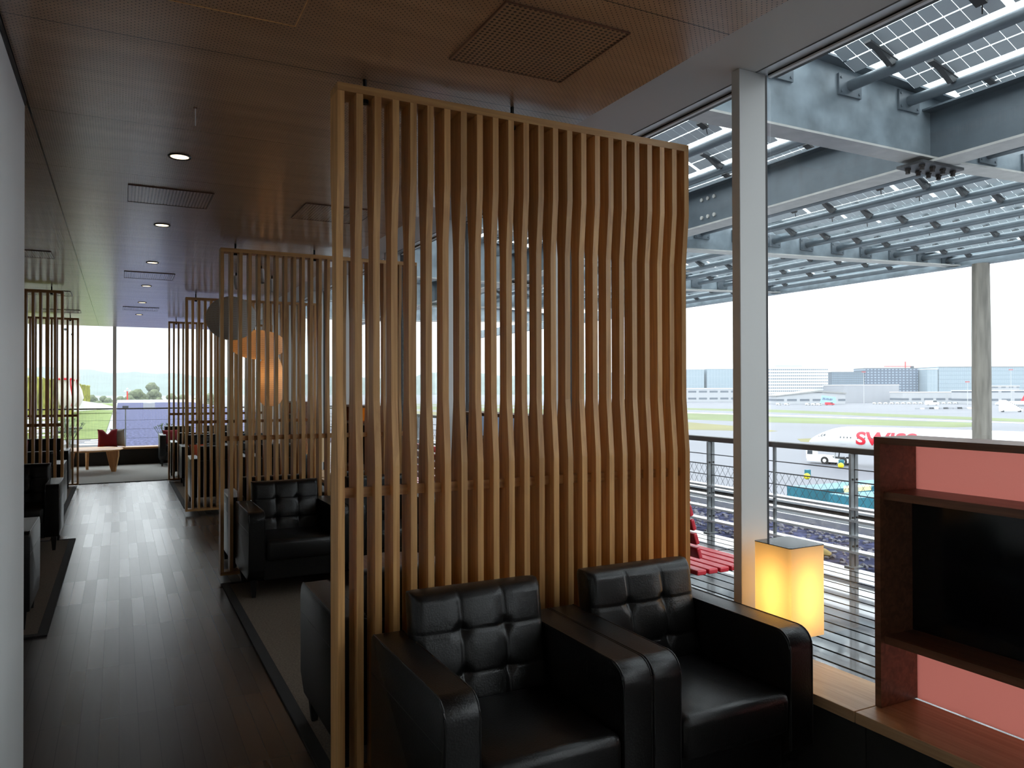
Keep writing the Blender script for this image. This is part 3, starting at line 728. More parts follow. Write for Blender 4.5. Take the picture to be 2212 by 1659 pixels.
# ---------------------------------------------------------------- paper lanterns
def lantern(loc, prof, mat, lab, lit, rods):
    t = thing('paper_lantern', lab, 'paper lantern', loc, 0, 'paper lanterns hung behind the second right screen')
    n = len(prof); P = []
    for i in range(n-1):
        (r0, z0), (r1, z1) = prof[i], prof[i+1]
        P += [(r0, z0), ((r0+r1)/2*1.0+.0025, (z0+z1)/2)]
    P.append(prof[-1])
    MB().lathe(P, seg=40).build('shade', mat, t, smooth='full')
    b = MB()
    for r, z in prof[::1]: 
        pts = [(r*math.cos(2*PI*k/28), r*math.sin(2*PI*k/28), z) for k in range(29)]
        if r > .02: b.tube(pts, .0011, 4)
    b.build('ribs', 'tan', t)
    top = max(z for r, z in prof)
    MB().cyl((0, 0, top), (0, 0, ZC-loc[2]), .0022, seg=6).build('cord', 'cable', t)
    if lit: MB().ico((0, 0, (min(z for r, z in prof)+top)/2), .035, 2).build('bulb', 'bulb_lantern', t)
def ell(rx, rz, n=26, top=.25): 
    return [(max(.05, rx*math.cos(a)), rz*math.sin(a)) for a in [(-PI/2+.18)+(PI-.36)*i/n for i in range(n+1)]]
lantern((.972, 7.9, 2.205), ell(.235, .212), 'lantern_white', 'white unlit paper lantern, uppermost of the three', False, 0)
lantern((1.308, 8.45, 1.985), [(max(.04, .285*math.cos(a)), .155*math.sin(a)) for a in [(-PI/2+.15)+(PI-.3)*i/20 for i in range(21)]], 'lantern_warm', 'wide orange glowing paper lantern in the middle of the three', True, 0)
lantern((1.53, 9.0, 1.66), [(max(.05, .155*(math.sin(PI*(i/30)**.72))**.62), -.36+.70*i/30) for i in range(1, 30)], 'lantern_warm', 'tall drop-shaped glowing paper lantern, lowest of the three', True, 0)
def spot(loc, rz, lab):
    t = thing('ceiling_spotlight', lab, 'spotlight', (loc[0], loc[1], ZC), rz, 'small ceiling spotlights over the lanterns')
    MB().cyl((0, 0, 0), (0, 0, -.05), .008, seg=8).build('stem', 'black', t)
    b = MB().cyl((-.005, 0, -.03), (.02, 0, -.16), .028, seg=20).build('housing', 'white_strip', t, smooth=True)
    MB().cyl((.0195, 0, -.158), (.0205, 0, -.163), .022, seg=16).build('face', 'black', t)
spot((1.035, 8.05), .3, 'small white ceiling spotlight, leftmost behind the second screen')
spot((1.19, 7.5), -.5, 'small white ceiling spotlight, middle of the three over the lanterns')
spot((1.39, 8.1), .9, 'small white ceiling spotlight, rightmost of the three over the lanterns')

# ================================================================ OUTSIDE: deck, railing, roof beds
struct(MB().box(2.66, 5.48, -8, 18.4, -.10, -.0).build('floor_deck', 'deck'))
tg = MB().box(5.48, 7.35, -3, 40, -.12, -.02).build('gravel_bed', 'sedum'); tag(tg, 'dark lavender-grey planted gravel bed beyond the balcony railing', 'gravel bed', kind='stuff')
# loose stones in the bed near the camera: countless
b = MB()
for i in range(1500):
    x = random.uniform(5.6, 7.3); y = random.uniform(2.2, 9.0); r = random.uniform(.012, .035)
    b.ico((x, y, -.015), r, 1, (1, 1, .7), r*.25)
tag(b.build('pebbles', 'stone_pile'), 'pale and purple pebbles scattered over the bed beyond the railing', 'pebbles', kind='stuff')
o = MB().ico((5.72, 4.95, .0), .07, 2, (1, 1.4, .6), .006).build('stone', 'tan', smooth=True); tag(o, 'ochre brown round stone just behind the railing right of the lamp', 'stone')
# parapet with metal capping
t = thing('roof_parapet', 'grey metal-capped roof parapet beyond the gravel bed', 'parapet', (7.5, 15, 0))
MB().box(-.15, .10, -18, 26, -.12, .10).build('wall', 'concrete_grey', t); MB().box(-.19, .14, -18, 26, .101, .125).build('capping', 'rail_light', t)
t = thing('roof_gutter', 'wet grey metal gutter running along the planted bed beyond the railing', 'gutter', (6.9, 15, 0))
MB().box(-.03, .0, -18, 26, -.02, .06).box(.30, .33, -18, 26, -.02, .06).build('edge', 'rail_light', t); MB().box(.0, .30, -18, 26, -.02, -.002).build('channel', 'post_grey', t)
# wire mesh fence
t = thing('mesh_fence', 'thin wire mesh fence behind the roof parapet', 'fence', (7.62, 8, 0))
b = MB()
for i in range(170):
    y = -6+i*.11
    b.cyl((0, y, .13), (0, y+.20, .42), .0022, seg=4, caps=False); b.cyl((0, y+.20, .13), (0, y, .42), .0022, seg=4, caps=False)
b.build('mesh', 'wire', t)
MB().cyl((0, -8, .42), (0, 16, .42), .004, seg=6).build('top_wire', 'wire', t)
# railing
t = thing('balcony_railing', 'steel balcony railing with dark handrail, wire cables and white lower bars', 'railing', (5.5, 0, 0))
MB().box(-.035, .035, -3, 30, .955, 1.008).build('handrail', 'rail_dark', t, bevel=.006, bseg=1)
for z in (.822, .716, .607): MB().cyl((0, -3, z), (0, 30, z), .005, seg=6).build('cable', 'wire', t)
for z in (.497, .395, .268, .135): MB().box(-.05, .045, -3, 30, z-.010, z+.010).build('flat_bar', 'rail_light', t)
p0 = None
for k in range(-3, 13):
    y = 4.43+1.75*k
    if p0 is None:
        b = MB().box(-.045, -.005, -.012, .012, 0, .955).box(.005, .045, -.012, .012, 0, .955).box(-.06, .06, -.05, .05, 0, .012)
        p0 = b.build('post', 'post_grey', t, bevel=.002, bseg=1)
        p0.location = (-.0, y, 0)
        for z in (.18, .42, .74): MB().cyl((-.025, -.02, z), (-.025, .02, z), .009, seg=8).cyl((.025, -.02, z), (.025, .02, z), .009, seg=8).build('bolt', 'bolt', p0)
    else:
        c = p0.copy(); C.objects.link(c); c.parent = t; c.location = (0, y, 0)
        for chd in p0.children: d = chd.copy(); C.objects.link(d); d.parent = c
for k in range(0, 8):
    MB().box(-.012, .012, 5.30+3.5*k-.012, 5.30+3.5*k+.012, .0, .955).build('thin_post', 'post_grey', t)
# red outdoor bench
def red_bench(loc, rz, lab):
    t = thing('garden_bench', lab, 'bench', loc, rz, 'red slatted benches on the wet deck')
    L = .75
    for k in range(6): MB().box(-L, L, -.30+k*.088, -.30+k*.088+.07, .40, .432).build('seat_slat', 'red_paint', t, bevel=.008, bseg=2)
    for k in range(5):
        z = .50+k*.085; y = .18+k*.022
        b = MB().box(-L, L, -.014, .014, 0, .07); bmesh.ops.transform(b.bm, matrix=Matrix.Translation((0, y, z)) @ Matrix.Rotation(-.32, 4, 'X'), verts=b.bm.verts); b.build('back_slat', 'red_paint', t, bevel=.008, bseg=2)
    for s in (-1, 1):
        b = MB(); x = s*(L-.14)
        b.tube([(x, -.32, .0), (x, -.27, .25), (x, -.26, .385)], .02, 8); b.tube([(x, .34, .0), (x, .22, .25), (x, .22, .40), (x, .28, .62), (x, .38, .92)], .02, 8); b.tube([(x, -.27, .385), (x, .22, .385)], .018, 8)
        b.build('leg_frame', 'galv', t, smooth=True)
red_bench((3.24, 4.27, 0), math.radians(90), 'red slatted bench on the wet deck left of the white column')
red_bench((3.24, 8.3, 0), math.radians(90), 'farther red slatted bench on the deck, glimpsed between slats of the nearest screen')

# ---------------------------------------------------------------- steel canopy with photovoltaic louvres
def zbot(x, y=6.5): return (4.06 if y < 6 else 3.93)+max(0, x-8.3)*.034
def ztop(x): return 4.93 - max(0, x-5.0)*.052
XF = 16.3
canopy = thing('solar_canopy', 'galvanised steel canopy over the deck carrying rows of solar glass louvres', 'canopy', (0, 0, 0))
def cross_beam(y):
    b = MB(); xs = [2.75, 5, 8.3, 12, XF]
    for x0, x1 in zip(xs, xs[1:]):
        b.hexa([(x0, y-.008, zbot(x0, y)), (x1, y-.008, zbot(x1, y)), (x1, y+.008, zbot(x1, y)), (x0, y+.008, zbot(x0, y)), (x0, y-.008, ztop(x0)), (x1, y-.008, ztop(x1)), (x1, y+.008, ztop(x1)), (x0, y+.008, ztop(x0))])
    w_ = b.build('cross_beam', 'galv', canopy)
    f = MB(); tt = MB()
    for x0, x1 in zip(xs, xs[1:]):
        for (m_, za, zb, th) in ((f, zbot(x0, y), zbot(x1, y), -.022), (tt, ztop(x0), ztop(x1), .022)):
            m_.hexa([(x0, y-.14, za+min(0, th)), (x1, y-.14, zb+min(0, th)), (x1, y+.14, zb+min(0, th)), (x0, y+.14, za+min(0, th)), (x0, y-.14, za+max(0, th)), (x1, y-.14, zb+max(0, th)), (x1, y+.14, zb+max(0, th)), (x0, y+.14, za+max(0, th))])
    f.build('lower_flange', 'flange', w_); tt.build('upper_flange', 'galv_dark', w_)
    return w_
BY = [.5, 5.5, 10.5, 15.6, 20.7, 25.8]
beams = [cross_beam(y) for y in BY]
# longitudinal I beam
XM = 8.12
wb = MB().box(XM-.008, XM+.008, -3, 30, 4.05, 4.60).build('long_beam', 'galv_dark', canopy)
MB().box(XM-.17, XM+.17, -3, 30, 4.00, 4.025).build('lower_flange', 'flange', wb); MB().box(XM-.15, XM+.15, -3, 30, 4.60, 4.62).build('upper_flange', 'galv_dark', wb)
for y in BY[1:4]:
    p = MB().box(XM-.36, XM+.36, y-.16, y+.16, 3.965, 3.995).build('splice_plate', 'bracket', canopy)
    for i in range(4):
        for j in (-1, 1):
            MB().cyl((XM-.27+i*.18, y+j*.085, 3.964), (XM-.27+i*.18, y+j*.085, 3.94), .034, seg=6).cyl((XM-.27+i*.18, y+j*.085, 3.94), (XM-.27+i*.18, y+j*.085, 3.905), .026, seg=6).build('bolt', 'bolt', p)
    for s, cnt in ((-1, 0),):
        pass
b = MB()
for yb in (9.0,):
    for i in range(3):
        for z in (4.18, 4.46): b.cyl((XM-.03, yb+i*.14, z), (XM-.008, yb+i*.14, z), .03, seg=10)
b.build('rivets', 'flange', wb)
# fascia beam
fb = MB().box(XF, XF+.02, -3, 40, 4.155, 4.52).build('fascia', 'galv', canopy); MB().box(XF-.1, XF+.12, -3, 40, 4.145, 4.165).build('fascia_flange', 'galv', fb)
# tubes between cross beams, PV strips above
TX = [2.95, 3.87, 4.80, 5.785, 6.777, 7.72, 8.62, 9.15, 10.02, 10.876, 11.74, 12.595, 13.415, 14.29, 15.18, 16.0]
def ztube(x): return 4.66 if x < 8.7 else 4.27
proto = {}
pvm = None
for bi, (ya, yb) in enumerate(zip(BY, BY[1:])):
    if bi > 3: break
    for x in TX:
        z = ztube(x)
        L = yb-ya-.05
        key = 't%.1f' % L
        if key not in proto: proto[key] = MB().cyl((0, 0, 0), (0, L, 0), .056, seg=20, caps=True).build('tube', 'galv_dark', canopy, smooth=True); tb = proto[key]
        else:
            tb = proto[key].copy(); C.objects.link(tb); tb.parent = canopy
        tb.location = (x, ya+.025, z)
        # end plate
        k = 'plate'
        if k not in proto:
            q = MB().box(-.17, .17, -.012, .012, -.11, .11); 
            for sx in (-1, 1):
                for sz in (-1, 1): q.cyl((sx*.135, -.022, sz*.07), (sx*.135, -.012, sz*.07), .014, seg=8)
            proto[k] = q.build('end_plate', 'galv_dark', canopy); pl = proto[k]
        else: pl = proto[k].copy(); C.objects.link(pl); pl.parent = canopy
        pl.location = (x, yb-.022, z)
        # PV strip: tilted pane above the tube
        a = math.radians(24)
        npane = 3 if x < 8.5 else 1
        if 'pv' not in proto:
            proto['pv'] = MB().box(-.235, .205, -.755, .755, -.003, .003).build('solar_pane', 'pv_glass', canopy)
            proto['pv'].parent = None; first = True
        for s in range(3):
            if bi > 1 and False: continue
            if first: pn = proto['pv']; first = False
            else: pn = proto['pv'].copy(); C.objects.link(pn)
            pn.parent = tb; pn.location = (-.215, .92+s*1.57, .135); pn.rotation_euler = (0, a, 0)
        kk = 'rim'
        for s in range(4):
            if 'br' not in proto:
                proto['br'] = MB().hexa([(-.42, -.035, .150), (.0, -.035, .04), (.0, .035, .04), (-.42, .035, .150), (-.42, -.035, .172), (.0, -.035, .05), (.0, .035, .05), (-.42, .035, .172)]).hexa([(-.10, -.03, -.01), (.02, -.03, .05), (.02, .03, .05), (-.10, .03, -.01), (-.30, -.03, .12), (-.02, -.03, .06), (-.02, .03, .06), (-.30, .03, .12)]).build('bracket', 'bracket', tb); br = proto['br']
            elif s < 3: br = proto['br'].copy(); C.objects.link(br); br.parent = tb
            else: continue
            br.location = (0, .92+(s if s < 3 else 2)*1.57+.35, 0)
        if bi < 2:
            for s in range(3):
                if 'jb' not in proto: 
                    proto['jb'] = MB().box(-.06, .06, -.05, .05, -.03, 0).cyl((.06, 0, -.015), (.13, .03, -.05), .006, seg=6).build('junction_box', 'black', tb); jb = proto['jb']
                else: jb = proto['jb'].copy(); C.objects.link(jb); jb.parent = tb
                jb.location = (-.33, .92+s*1.57-.66, .135); jb.rotation_euler = (0, a, 0)
# rims of the panes: a bright aluminium edge strip along every tube
# support column
o = MB().lathe([(.20, -15), (.18, 2.6), (.165, 4.14)], c=(0, 0), seg=28, capt=True, capb=True).build('canopy_column', 'concrete_grey', smooth=True); o.location = (16.2, 9.86, 0)
tag(o, 'round weathered concrete column holding up the outer edge of the canopy', 'column')

# ---------------------------------------------------------------- roof terrace seen through the end window
struct(MB().box(-30, 9, 18.4, 112, -.5, -.06).build('floor_roof', 'roof_felt'))
o = MB().box(-.20, 8.5, 22.2, 108, -.06, -.0).build('sedum_roof', 'sedum'); tag(o, 'blue-violet planted roof field beyond the end window', 'planted roof', kind='stuff')
o = MB().box(-25, -.45, 27.5, 105, -.06, .0).build('lawn', 'lawn'); tag(o, 'bright green roof lawn beyond the end window', 'lawn', kind='stuff')
o = MB().box(-12, -.21, 18.45, 27.4, -.06, -.01).build('gravel_bed', 'gravel_dark'); tag(o, 'dark gravel strip with white stepping slabs outside the end window', 'gravel', kind='stuff')
struct(MB().box(-.19, 5.4, 18.45, 22.1, -.06, -.0).build('floor_paving', 'paver'))
for k, y in enumerate((23.6, 24.6, 25.7)):
    o = MB().box(-1.0+k*.12, -.30, y, y+.62, -.009, .04).build('stepping_slab', 'paver'); tag(o, ['nearest', 'middle', 'farthest'][k]+' of three white stepping slabs left of the red cushion', 'paving slab', 'white stepping slabs')
o = MB().box(-.25, 9, 108, 108.6, -.06, .35).build('roof_edge', 'roof_white'); tag(o, 'low white edging around the planted roof field', 'roof edging')
t = thing('skylight', 'grey roof box with a white dome on the planted roof', 'skylight', at(322, 884, Z=.0)); MB().box(-.42, .42, -.4, .4, 0, .52).build('box', 'terr_wall', t); MB().lathe([(.16, .52), (.15, .60), (.09, .66), (.02, .68)], seg=20, capt=True).build('dome', 'roof_white', t, smooth=True)
t = thing('warning_light', 'small dark box on the roof field beside the window mullion', 'roof box', at(271, 884, Z=0.)); MB().box(-.22, .22, -.2, .2, 0, .28).build('box', 'bracket', t)
# hedge: leafy mass with uneven faces
hb = MB(); bmesh.ops.create_grid(hb.bm, x_segments=1, y_segments=1, size=.001)
hb.bm.free(); hb.bm = bmesh.new()
def hedge_block(b, x0, x1, y0, y1, z1, step=.5):
    nx = max(2, int((x1-x0)/step)); ny = int((y1-y0)/step); nz_ = 5
    def pt(x, y, z, k): return (x+random.uniform(-k, k), y+random.uniform(-k, k), z+random.uniform(-k, k))
    V = [[[b.bm.verts.new(pt(x0+(x1-x0)*i/nx, y0+(y1-y0)*j/ny, z1*k/nz_, .07)) for k in range(nz_+1)] for j in range(ny+1)] for i in (0, nx)]
    for S_ in V:
        for j in range(ny):
            for k in range(nz_): b.bm.faces.new((S_[j][k], S_[j+1][k], S_[j+1][k+1], S_[j][k+1]))
    for j in range(ny): b.bm.faces.new((V[0][j][nz_], V[0][j+1][nz_], V[1][j+1][nz_], V[1][j][nz_]))
    for j in (0, ny):
        for k in range(nz_): b.bm.faces.new((V[0][j][k], V[1][j][k], V[1][j][k+1], V[0][j][k+1]))
hedge_block(hb, -5.2, -2.75, 27, 92, 2.0)
o = hb.build('hedge', 'hedge'); tag(o, 'clipped yellow-green hedge along the roof lawn, seen past the left screens', 'hedge')
def parasol(px, D, ztop_, lab):
    p = at(px, 900, D=D); t = thing('parasol', lab, 'parasol', (p.x, p.y, -.01), 0, 'closed parasols on the roof terrace')
    k = ztop_/3.7
    MB().cyl((0, 0, 0), (0, 0, 3.6*k), .03, seg=10).build('pole', 'alu', t); MB().lathe([(.35, 0), (.35, .08), (.05, .10)], seg=20, capb=True).build('foot', 'bracket', t)
    seg = 36; prof = [(.02, 3.62), (.05, 3.50), (.12, 3.1), (.19, 2.5), (.22, 1.95), (.18, 1.80), (.26, 1.45), (.30, 1.15), (.24, .92)]
    b = MB(); rings = []
    for r, z in prof: rings.append([b.bm.verts.new(((r*(1+.22*math.cos(6*a)*(r/.2)))*math.cos(a), (r*(1+.22*math.cos(6*a)*(r/.2)))*math.sin(a), (z+(.07*math.cos(9*a) if r > .23 else 0))*k)) for a in [2*PI*i/seg for i in range(seg)]])
    for A, B in zip(rings, rings[1:]):
        for i in range(seg): b.bm.faces.new((A[i], A[(i+1) % seg], B[(i+1) % seg], B[i]))
    b.build('canopy', 'cream_cloth', t, smooth='full')
    MB().lathe([(.235, 1.88*k), (.24, 1.92*k), (.235, 1.95*k)], seg=24).build('strap', 'red_paint', t)
    MB().tube([(.17, -.16, 1.9*k), (.20, -.19, 1.4*k), (.18, -.16, .95*k)], .022, 6).build('hanging_ribbon', 'red_paint', t)
    MB().ico((0, 0, 3.68*k), .05, 2).build('finial', 'bracket', t, smooth=True)
parasol(141, 27.5, 3.75, 'closed cream parasol with red strap, taller one behind the left screens')
parasol(156, 30, 3.75, 'closed cream parasol with red ribbon, just left of the end window mullion')
# curved white lounger
p = at(203, 893, Z=0)
t = thing('curved_lounger', 'long pale curved lounger on the roof lawn', 'lounger', (p.x-.1, p.y, 0), .1)
b = MB(); top = [(-1.5, .95), (-.9, .92), (-.2, .78), (.5, .66), (1.1, .48), (1.45, .30)]; bot = [(1.42, .25), (1.0, .22), (.3, .25), (-.5, .20), (-1.5, .10)]
b.prism(top+bot, -.6, .6, 'y'); b.build('shell', 'roof_white', t)
# white patio furniture
def patio_chair(loc, rz, lab):
    t = thing('patio_chair', lab, 'patio chair', loc, rz, 'white patio chairs outside the end window')
    for k in range(5): MB().box(-.24, .24, -.25+k*.1, -.25+k*.1+.07, .44, .455).build('seat_slat', 'roof_white', t)
    for k in range(4): MB().box(-.24, .24, .24, .255, .52+k*.1, .59+k*.1).build('back_slat', 'roof_white', t)
    for sx in (-1, 1):
        for sy in (-1, 1): MB().cyl((sx*.22, sy*.24, 0), (sx*.22, sy*.24, .44 if sy < 0 else .92), .013, seg=8).build('leg', 'roof_white', t)
        MB().box(sx*.25-.02, sx*.25+.02, -.25, .25, .64, .66).build('armrest', 'roof_white', t)
patio_chair((-1.55, 21.5, -.01), .4, 'white slatted patio chair seen behind the left screens, nearer one')
patio_chair((-1.9, 23.2, -.01), 2.4, 'white slatted patio chair seen behind the left screens, farther one')
t = thing('patio_table', 'white patio table behind the left screens', 'table', (-1.75, 22.4, -.01)); MB().lathe([(0, .72), (.42, .72), (.42, .74), (0, .74)], seg=32).build('tabletop', 'roof_white', t); MB().cyl((0, 0, 0), (0, 0, .72), .03, seg=10).build('pedestal', 'roof_white', t)
# balustrade outside the end window
t = thing('balustrade', 'dark railing with thin wires outside the end window', 'railing', (0, 19.0, 0))
MB().box(-4, 5.5, -.02, .02, 1.09, 1.12).build('handrail', 'rail_dark', t)
for z in (.25, .45, .65, .85): MB().cyl((-4, 0, z), (5.5, 0, z), .003, seg=5).build('wire', 'wire', t)
for x in (-2.4, -1.0, .12, 1.6, 3.1, 4.6): MB().cyl((x, 0, 0), (x, 0, 1.09), .012, seg=8).build('post', 'post_grey', t)
# plants
def grass_plant(loc, h, n_, lab, pot=True):
    t = thing('potted_plant', lab, 'plant', loc)
    z0 = 0
    if pot: MB().lathe([(.10, 0), (.14, .28), (.15, .30), (.12, .30)], seg=20, capb=True).build('pot', 'pot', t, smooth=True); z0 = .28
    b = MB()
    for i in range(n_):
        a = random.uniform(0, 2*PI); le = random.uniform(.12, .9); x, y = math.cos(a)*.05, math.sin(a)*.05
        pts = [(x+math.cos(a)*h*le*.55*q**1.6, y+math.sin(a)*h*le*.55*q**1.6, z0+h*q*(1.05-.35*le)) for q in (0, .35, .7, 1)]
        b.tube(pts, .0045, 4)
        for q in range(7):
            u = random.uniform(.3, 1); k = min(2, int(u*3)); P0, P1 = Vector(pts[k]), Vector(pts[k+1]); c = P0.lerp(P1, u*3-k if k < 2 else .7)
            a2 = random.uniform(0, 2*PI); b.tube([c, c+Vector((math.cos(a2)*.035, math.sin(a2)*.035, .05))], .004, 3)
    b.build('leaves', 'plant_green', t)
grass_plant((.90, 18.35, -.0), .52, 26, 'spiky grey-green potted plant outside the end window, right of the grey cushion')
grass_plant((-1.0, 20.0, -.01), .62, 26, 'wispy dark potted plant outside the end window left of the red cushion')

# ================================================================ AIRFIELD
ZG = -15.0
struct(MB().box(12, 2500, -900, 3500, ZG-1, ZG).box(-2500, 12, 118, 3500, ZG-1, ZG).build('floor_apron', 'apron'))
def strip(name, mat, up_, lo, lab, z=.03):
    b = MB(); U = [at(*p, Z=ZG+z) for p in up_]; L = [at(*p, Z=ZG+z) for p in lo]
    V = [b.bm.verts.new(p) for p in U+L[::-1]]; b.bm.faces.new(V)
    V2 = [b.bm.verts.new(p-Vector((0, 0, .25))) for p in U+L[::-1]]; b.bm.faces.new(V2[::-1])
    n_ = len(V)
    for i in range(n_): b.bm.faces.new((V[i], V2[i], V2[(i+1) % n_], V[(i+1) % n_]))
    o = b.build(name, mat); tag(o, lab, 'grass', kind='stuff')
strip('grass_strip', 'grass_far', [(800, 871), (1482, 881.5), (1675, 885.0), (2100, 901), (2600, 921)], [(800, 873), (1482, 885), (1675, 890.7), (2100, 907), (2600, 928)], 'thin far grass strip before the airport buildings')
strip('grass_strip', 'grass_far', [(800, 874), (1482, 892), (1675, 900), (2100, 913), (2130, 917)], [(800, 880), (1482, 906), (1675, 912.5), (2060, 923), (2130, 921)], 'broad green grass strip between the taxiways')
strip('grass_strip', 'grass_olive', [(800, 884), (1482, 911.6), (1600, 921), (1680, 931)], [(800, 896), (1482, 928.0), (1580, 930), (1660, 933)], 'olive grass island left of the white column')
strip('grass_strip', 'grass_olive', [(1722, 948), (1775, 946), (1800, 947)], [(1730, 954), (1790, 957), (1820, 957)], 'small olive grass patch beside the aircraft nose')
strip('grass_strip', 'taxi_white', [(1400, 888.6), (1675, 896.3), (2212, 913)], [(1400, 889.6), (1675, 897.4), (2212, 914.4)], 'pale line along the far taxiway')

# hazy hills: ridge mesh
def ridge(D0, D1, hfun, pxs, name, mat, lab):
    b = MB(); A = []; T = []; B = []
    for i, px in enumerate(pxs):
        v = ray(px, 848); v.z = 0; h = hfun(px)
        A.append(b.bm.verts.new((v.x*D0, v.y*D0, ZG-1))); T.append(b.bm.verts.new((v.x*(D0+D1)/2, v.y*(D0+D1)/2, CH+h*(D0+D1)/2/FPX))); B.append(b.bm.verts.new((v.x*D1, v.y*D1, ZG-1)))
    for i in range(len(pxs)-1): b.bm.faces.new((A[i], A[i+1], T[i+1], T[i])); b.bm.faces.new((T[i], T[i+1], B[i+1], B[i]))
    o = b.build(name, mat); return tag(o, lab, 'hills', kind='stuff')
def h1(px):
    base = 48 if px < 180 else 48-(px-180)*.075 if px < 420 else 30 if px < 900 else 34
    return base+3.2*math.sin(px*.021)+1.8*math.sin(px*.067+1)+random.uniform(-.6, .6)
ridge(2600, 4200, h1, [-500+i*6 for i in range(560)], 'wooded_hills', 'hill', 'hazy blue wooded hills on the horizon')
# trees beyond the roof field
def make_tree(lab):
    t = thing('tree', lab, 'tree', (0, 0, 0), 0, 'hazy trees beyond the planted roof')
    b = MB()
    for i in range(16):
        a = random.uniform(0, 2*PI); r = random.uniform(0, 3.0); z = random.uniform(5, 13)
        b.ico((r*math.cos(a)*(1-(z-8)**2/60), r*math.sin(a)*(1-(z-8)**2/60), z), random.uniform(1.4, 2.6), 2, (1, 1, 1.1), .35)
    b.build('crown', 'tree_far', t); MB().cyl((0, 0, 0), (0, 0, 8), .4, .2, seg=8).build('trunk', 'bark', t)
    return t
tr = make_tree('hazy bare tree beyond the planted roof'); first = True
for px, D, s, ye in ((200, 520, 1.5, 0), (225, 560, 1.4, 0), (248, 480, 1.1, 0), (290, 560, 1.8, 0), (310, 520, 1.5, 0), (345, 500, 1.3, 0), (362, 440, 1.2, 1), (215, 430, 1.2, 0), (236, 500, 1.3, 0), (262, 520, 1.4, 0), (281, 450, 1.5, 0), (300, 480, 1.9, 0), (318, 430, 1.3, 1), (335, 560, 1.9, 0), (350, 420, 1.4, 1), (372, 500, 1.6, 0), (395, 520, 1.5, 0), (330, 700, 2.6, 0), (186, 600, 1.6, 0), (425, 480, 1.5, 1), (455, 540, 1.6, 0)):
    v = ray(px, 848); o = tr if first else dup(tr, (0, 0, 0)); first = False
    o.location = (v.x*D, v.y*D, ZG); s *= .62; o.scale = (s, s, s*(1.0 if not ye else .85)); o['label'] = 'hazy tree standing among others between the planted roof and the wooded hills'
t = thing('airfield_beacon', 'thin red pole with white lamps beyond the planted roof', 'light mast', at(275, 868, D=160)); t.location.z = -15.0
MB().cyl((0, 0, 0), (0, 0, 16.4), .14, seg=8).build('pole', 'crane_red', t)
MB().ico((-.45, 0, 16.4), .22, 1).ico((.45, 0, 16.5), .22, 1).ico((0, 0, 16.9), .22, 1).build('lamps', 'roof_white', t)

# buildings
CAMROT = -YAW
def building(px0, px1, ytop, D, depth, mat, lab, name='airport_building', zb=ZG, roofmat='roof_white', group=None, turn=0):
    c = (px0+px1)/2; v = ray(c, 848); v.z = 0; w_ = (px1-px0)/FPX*D/math.cos(turn); h = (848-ytop)/FPX*D+CH-zb
    ang = CAMROT+turn
    t = thing(name, lab, 'building', (v.x*D, v.y*D, zb), ang, group)
    f = MB().box(-w_/2, w_/2, 0, depth, 0, h).build('walls', mat, t)
    MB().box(-w_/2-.4, w_/2+.4, -.4, depth+.4, h, h+.8).build('roof', roofmat, t)
    return t, w_, h
building(1440, 1521, 805, 1150, 60, 'fac_pale', 'pale glass building left of the white column, behind the slats')
building(1527, 1600, 804, 1150, 60, 'fac_pale', 'pale glass building touching the white column')
building(1420, 1640, 846.5, 1000, 40, 'fac_low', 'low white-roofed terminal left of the white column')
t, w_, h = building(1660, 1789, 802, 1000, 50, 'fac_white', 'white office block with rows of windows right of the column')
MB().box(-w_*.35, w_*.1, 8, 30, h+.8, h+4).build('penthouse', 'terr_wall', t)
building(1797, 1866, 812, 1120, 40, 'fac_dark', 'dark glass block between the white office and the dark hotel', roofmat='galv_dark')
building(1868, 1983, 804, 1120, 36, 'fac_hotel', 'dark blue hotel block with a grid of pale windows', roofmat='galv_dark')
building(1985, 2001, 812, 1125, 30, 'fac_white', 'narrow white stair tower right of the dark hotel')
building(2003, 2026, 806, 1100, 30, 'fac_pale', 'narrow grey tower between hotel and long glass building')
building(2028, 2230, 801.5, 1100, 70, 'fac_glass', 'long pale glass building behind the concrete column', roofmat='galv_dark')
building(1822, 1942, 840, 930, 60, 'terr_wall', 'plain light grey hangar block below the dark hotel', 'hangar')
building(1950, 2088, 856, 880, 30, 'fac_low', 'low grey terminal wing with dark openings left of the concrete column')
building(2090, 2230, 853, 820, 30, 'fac_low', 'low white terminal wing right of the concrete column')
t, w_, h = building(2150, 2202, 843, 905, 20, 'fac_hall', 'small white rooftop lookout with a row of windows')
# hangar with sloped roof
c = ray(1752, 848); D = 840
t = thing('hangar', 'long low hangar with sloping brown roof below the white office', 'hangar', (c.x*D, c.y*D, ZG), CAMROT)
ww = 148/FPX*D; MB().prism([(-ww/2, 0), (ww/2, 0), (ww/2, 11), (ww*.1, 13.2), (-ww/2, 8.5)], 0, 40, 'y').build('walls', 'fac_low', t)
MB().prism([(-ww/2-1, 8.6), (ww*.1, 13.3), (ww/2+1, 11.1), (ww/2+1, 12.6), (ww*.1, 15), (-ww/2-1, 9.6)], -1, 41, 'y').build('roof', 'roof_felt', t)
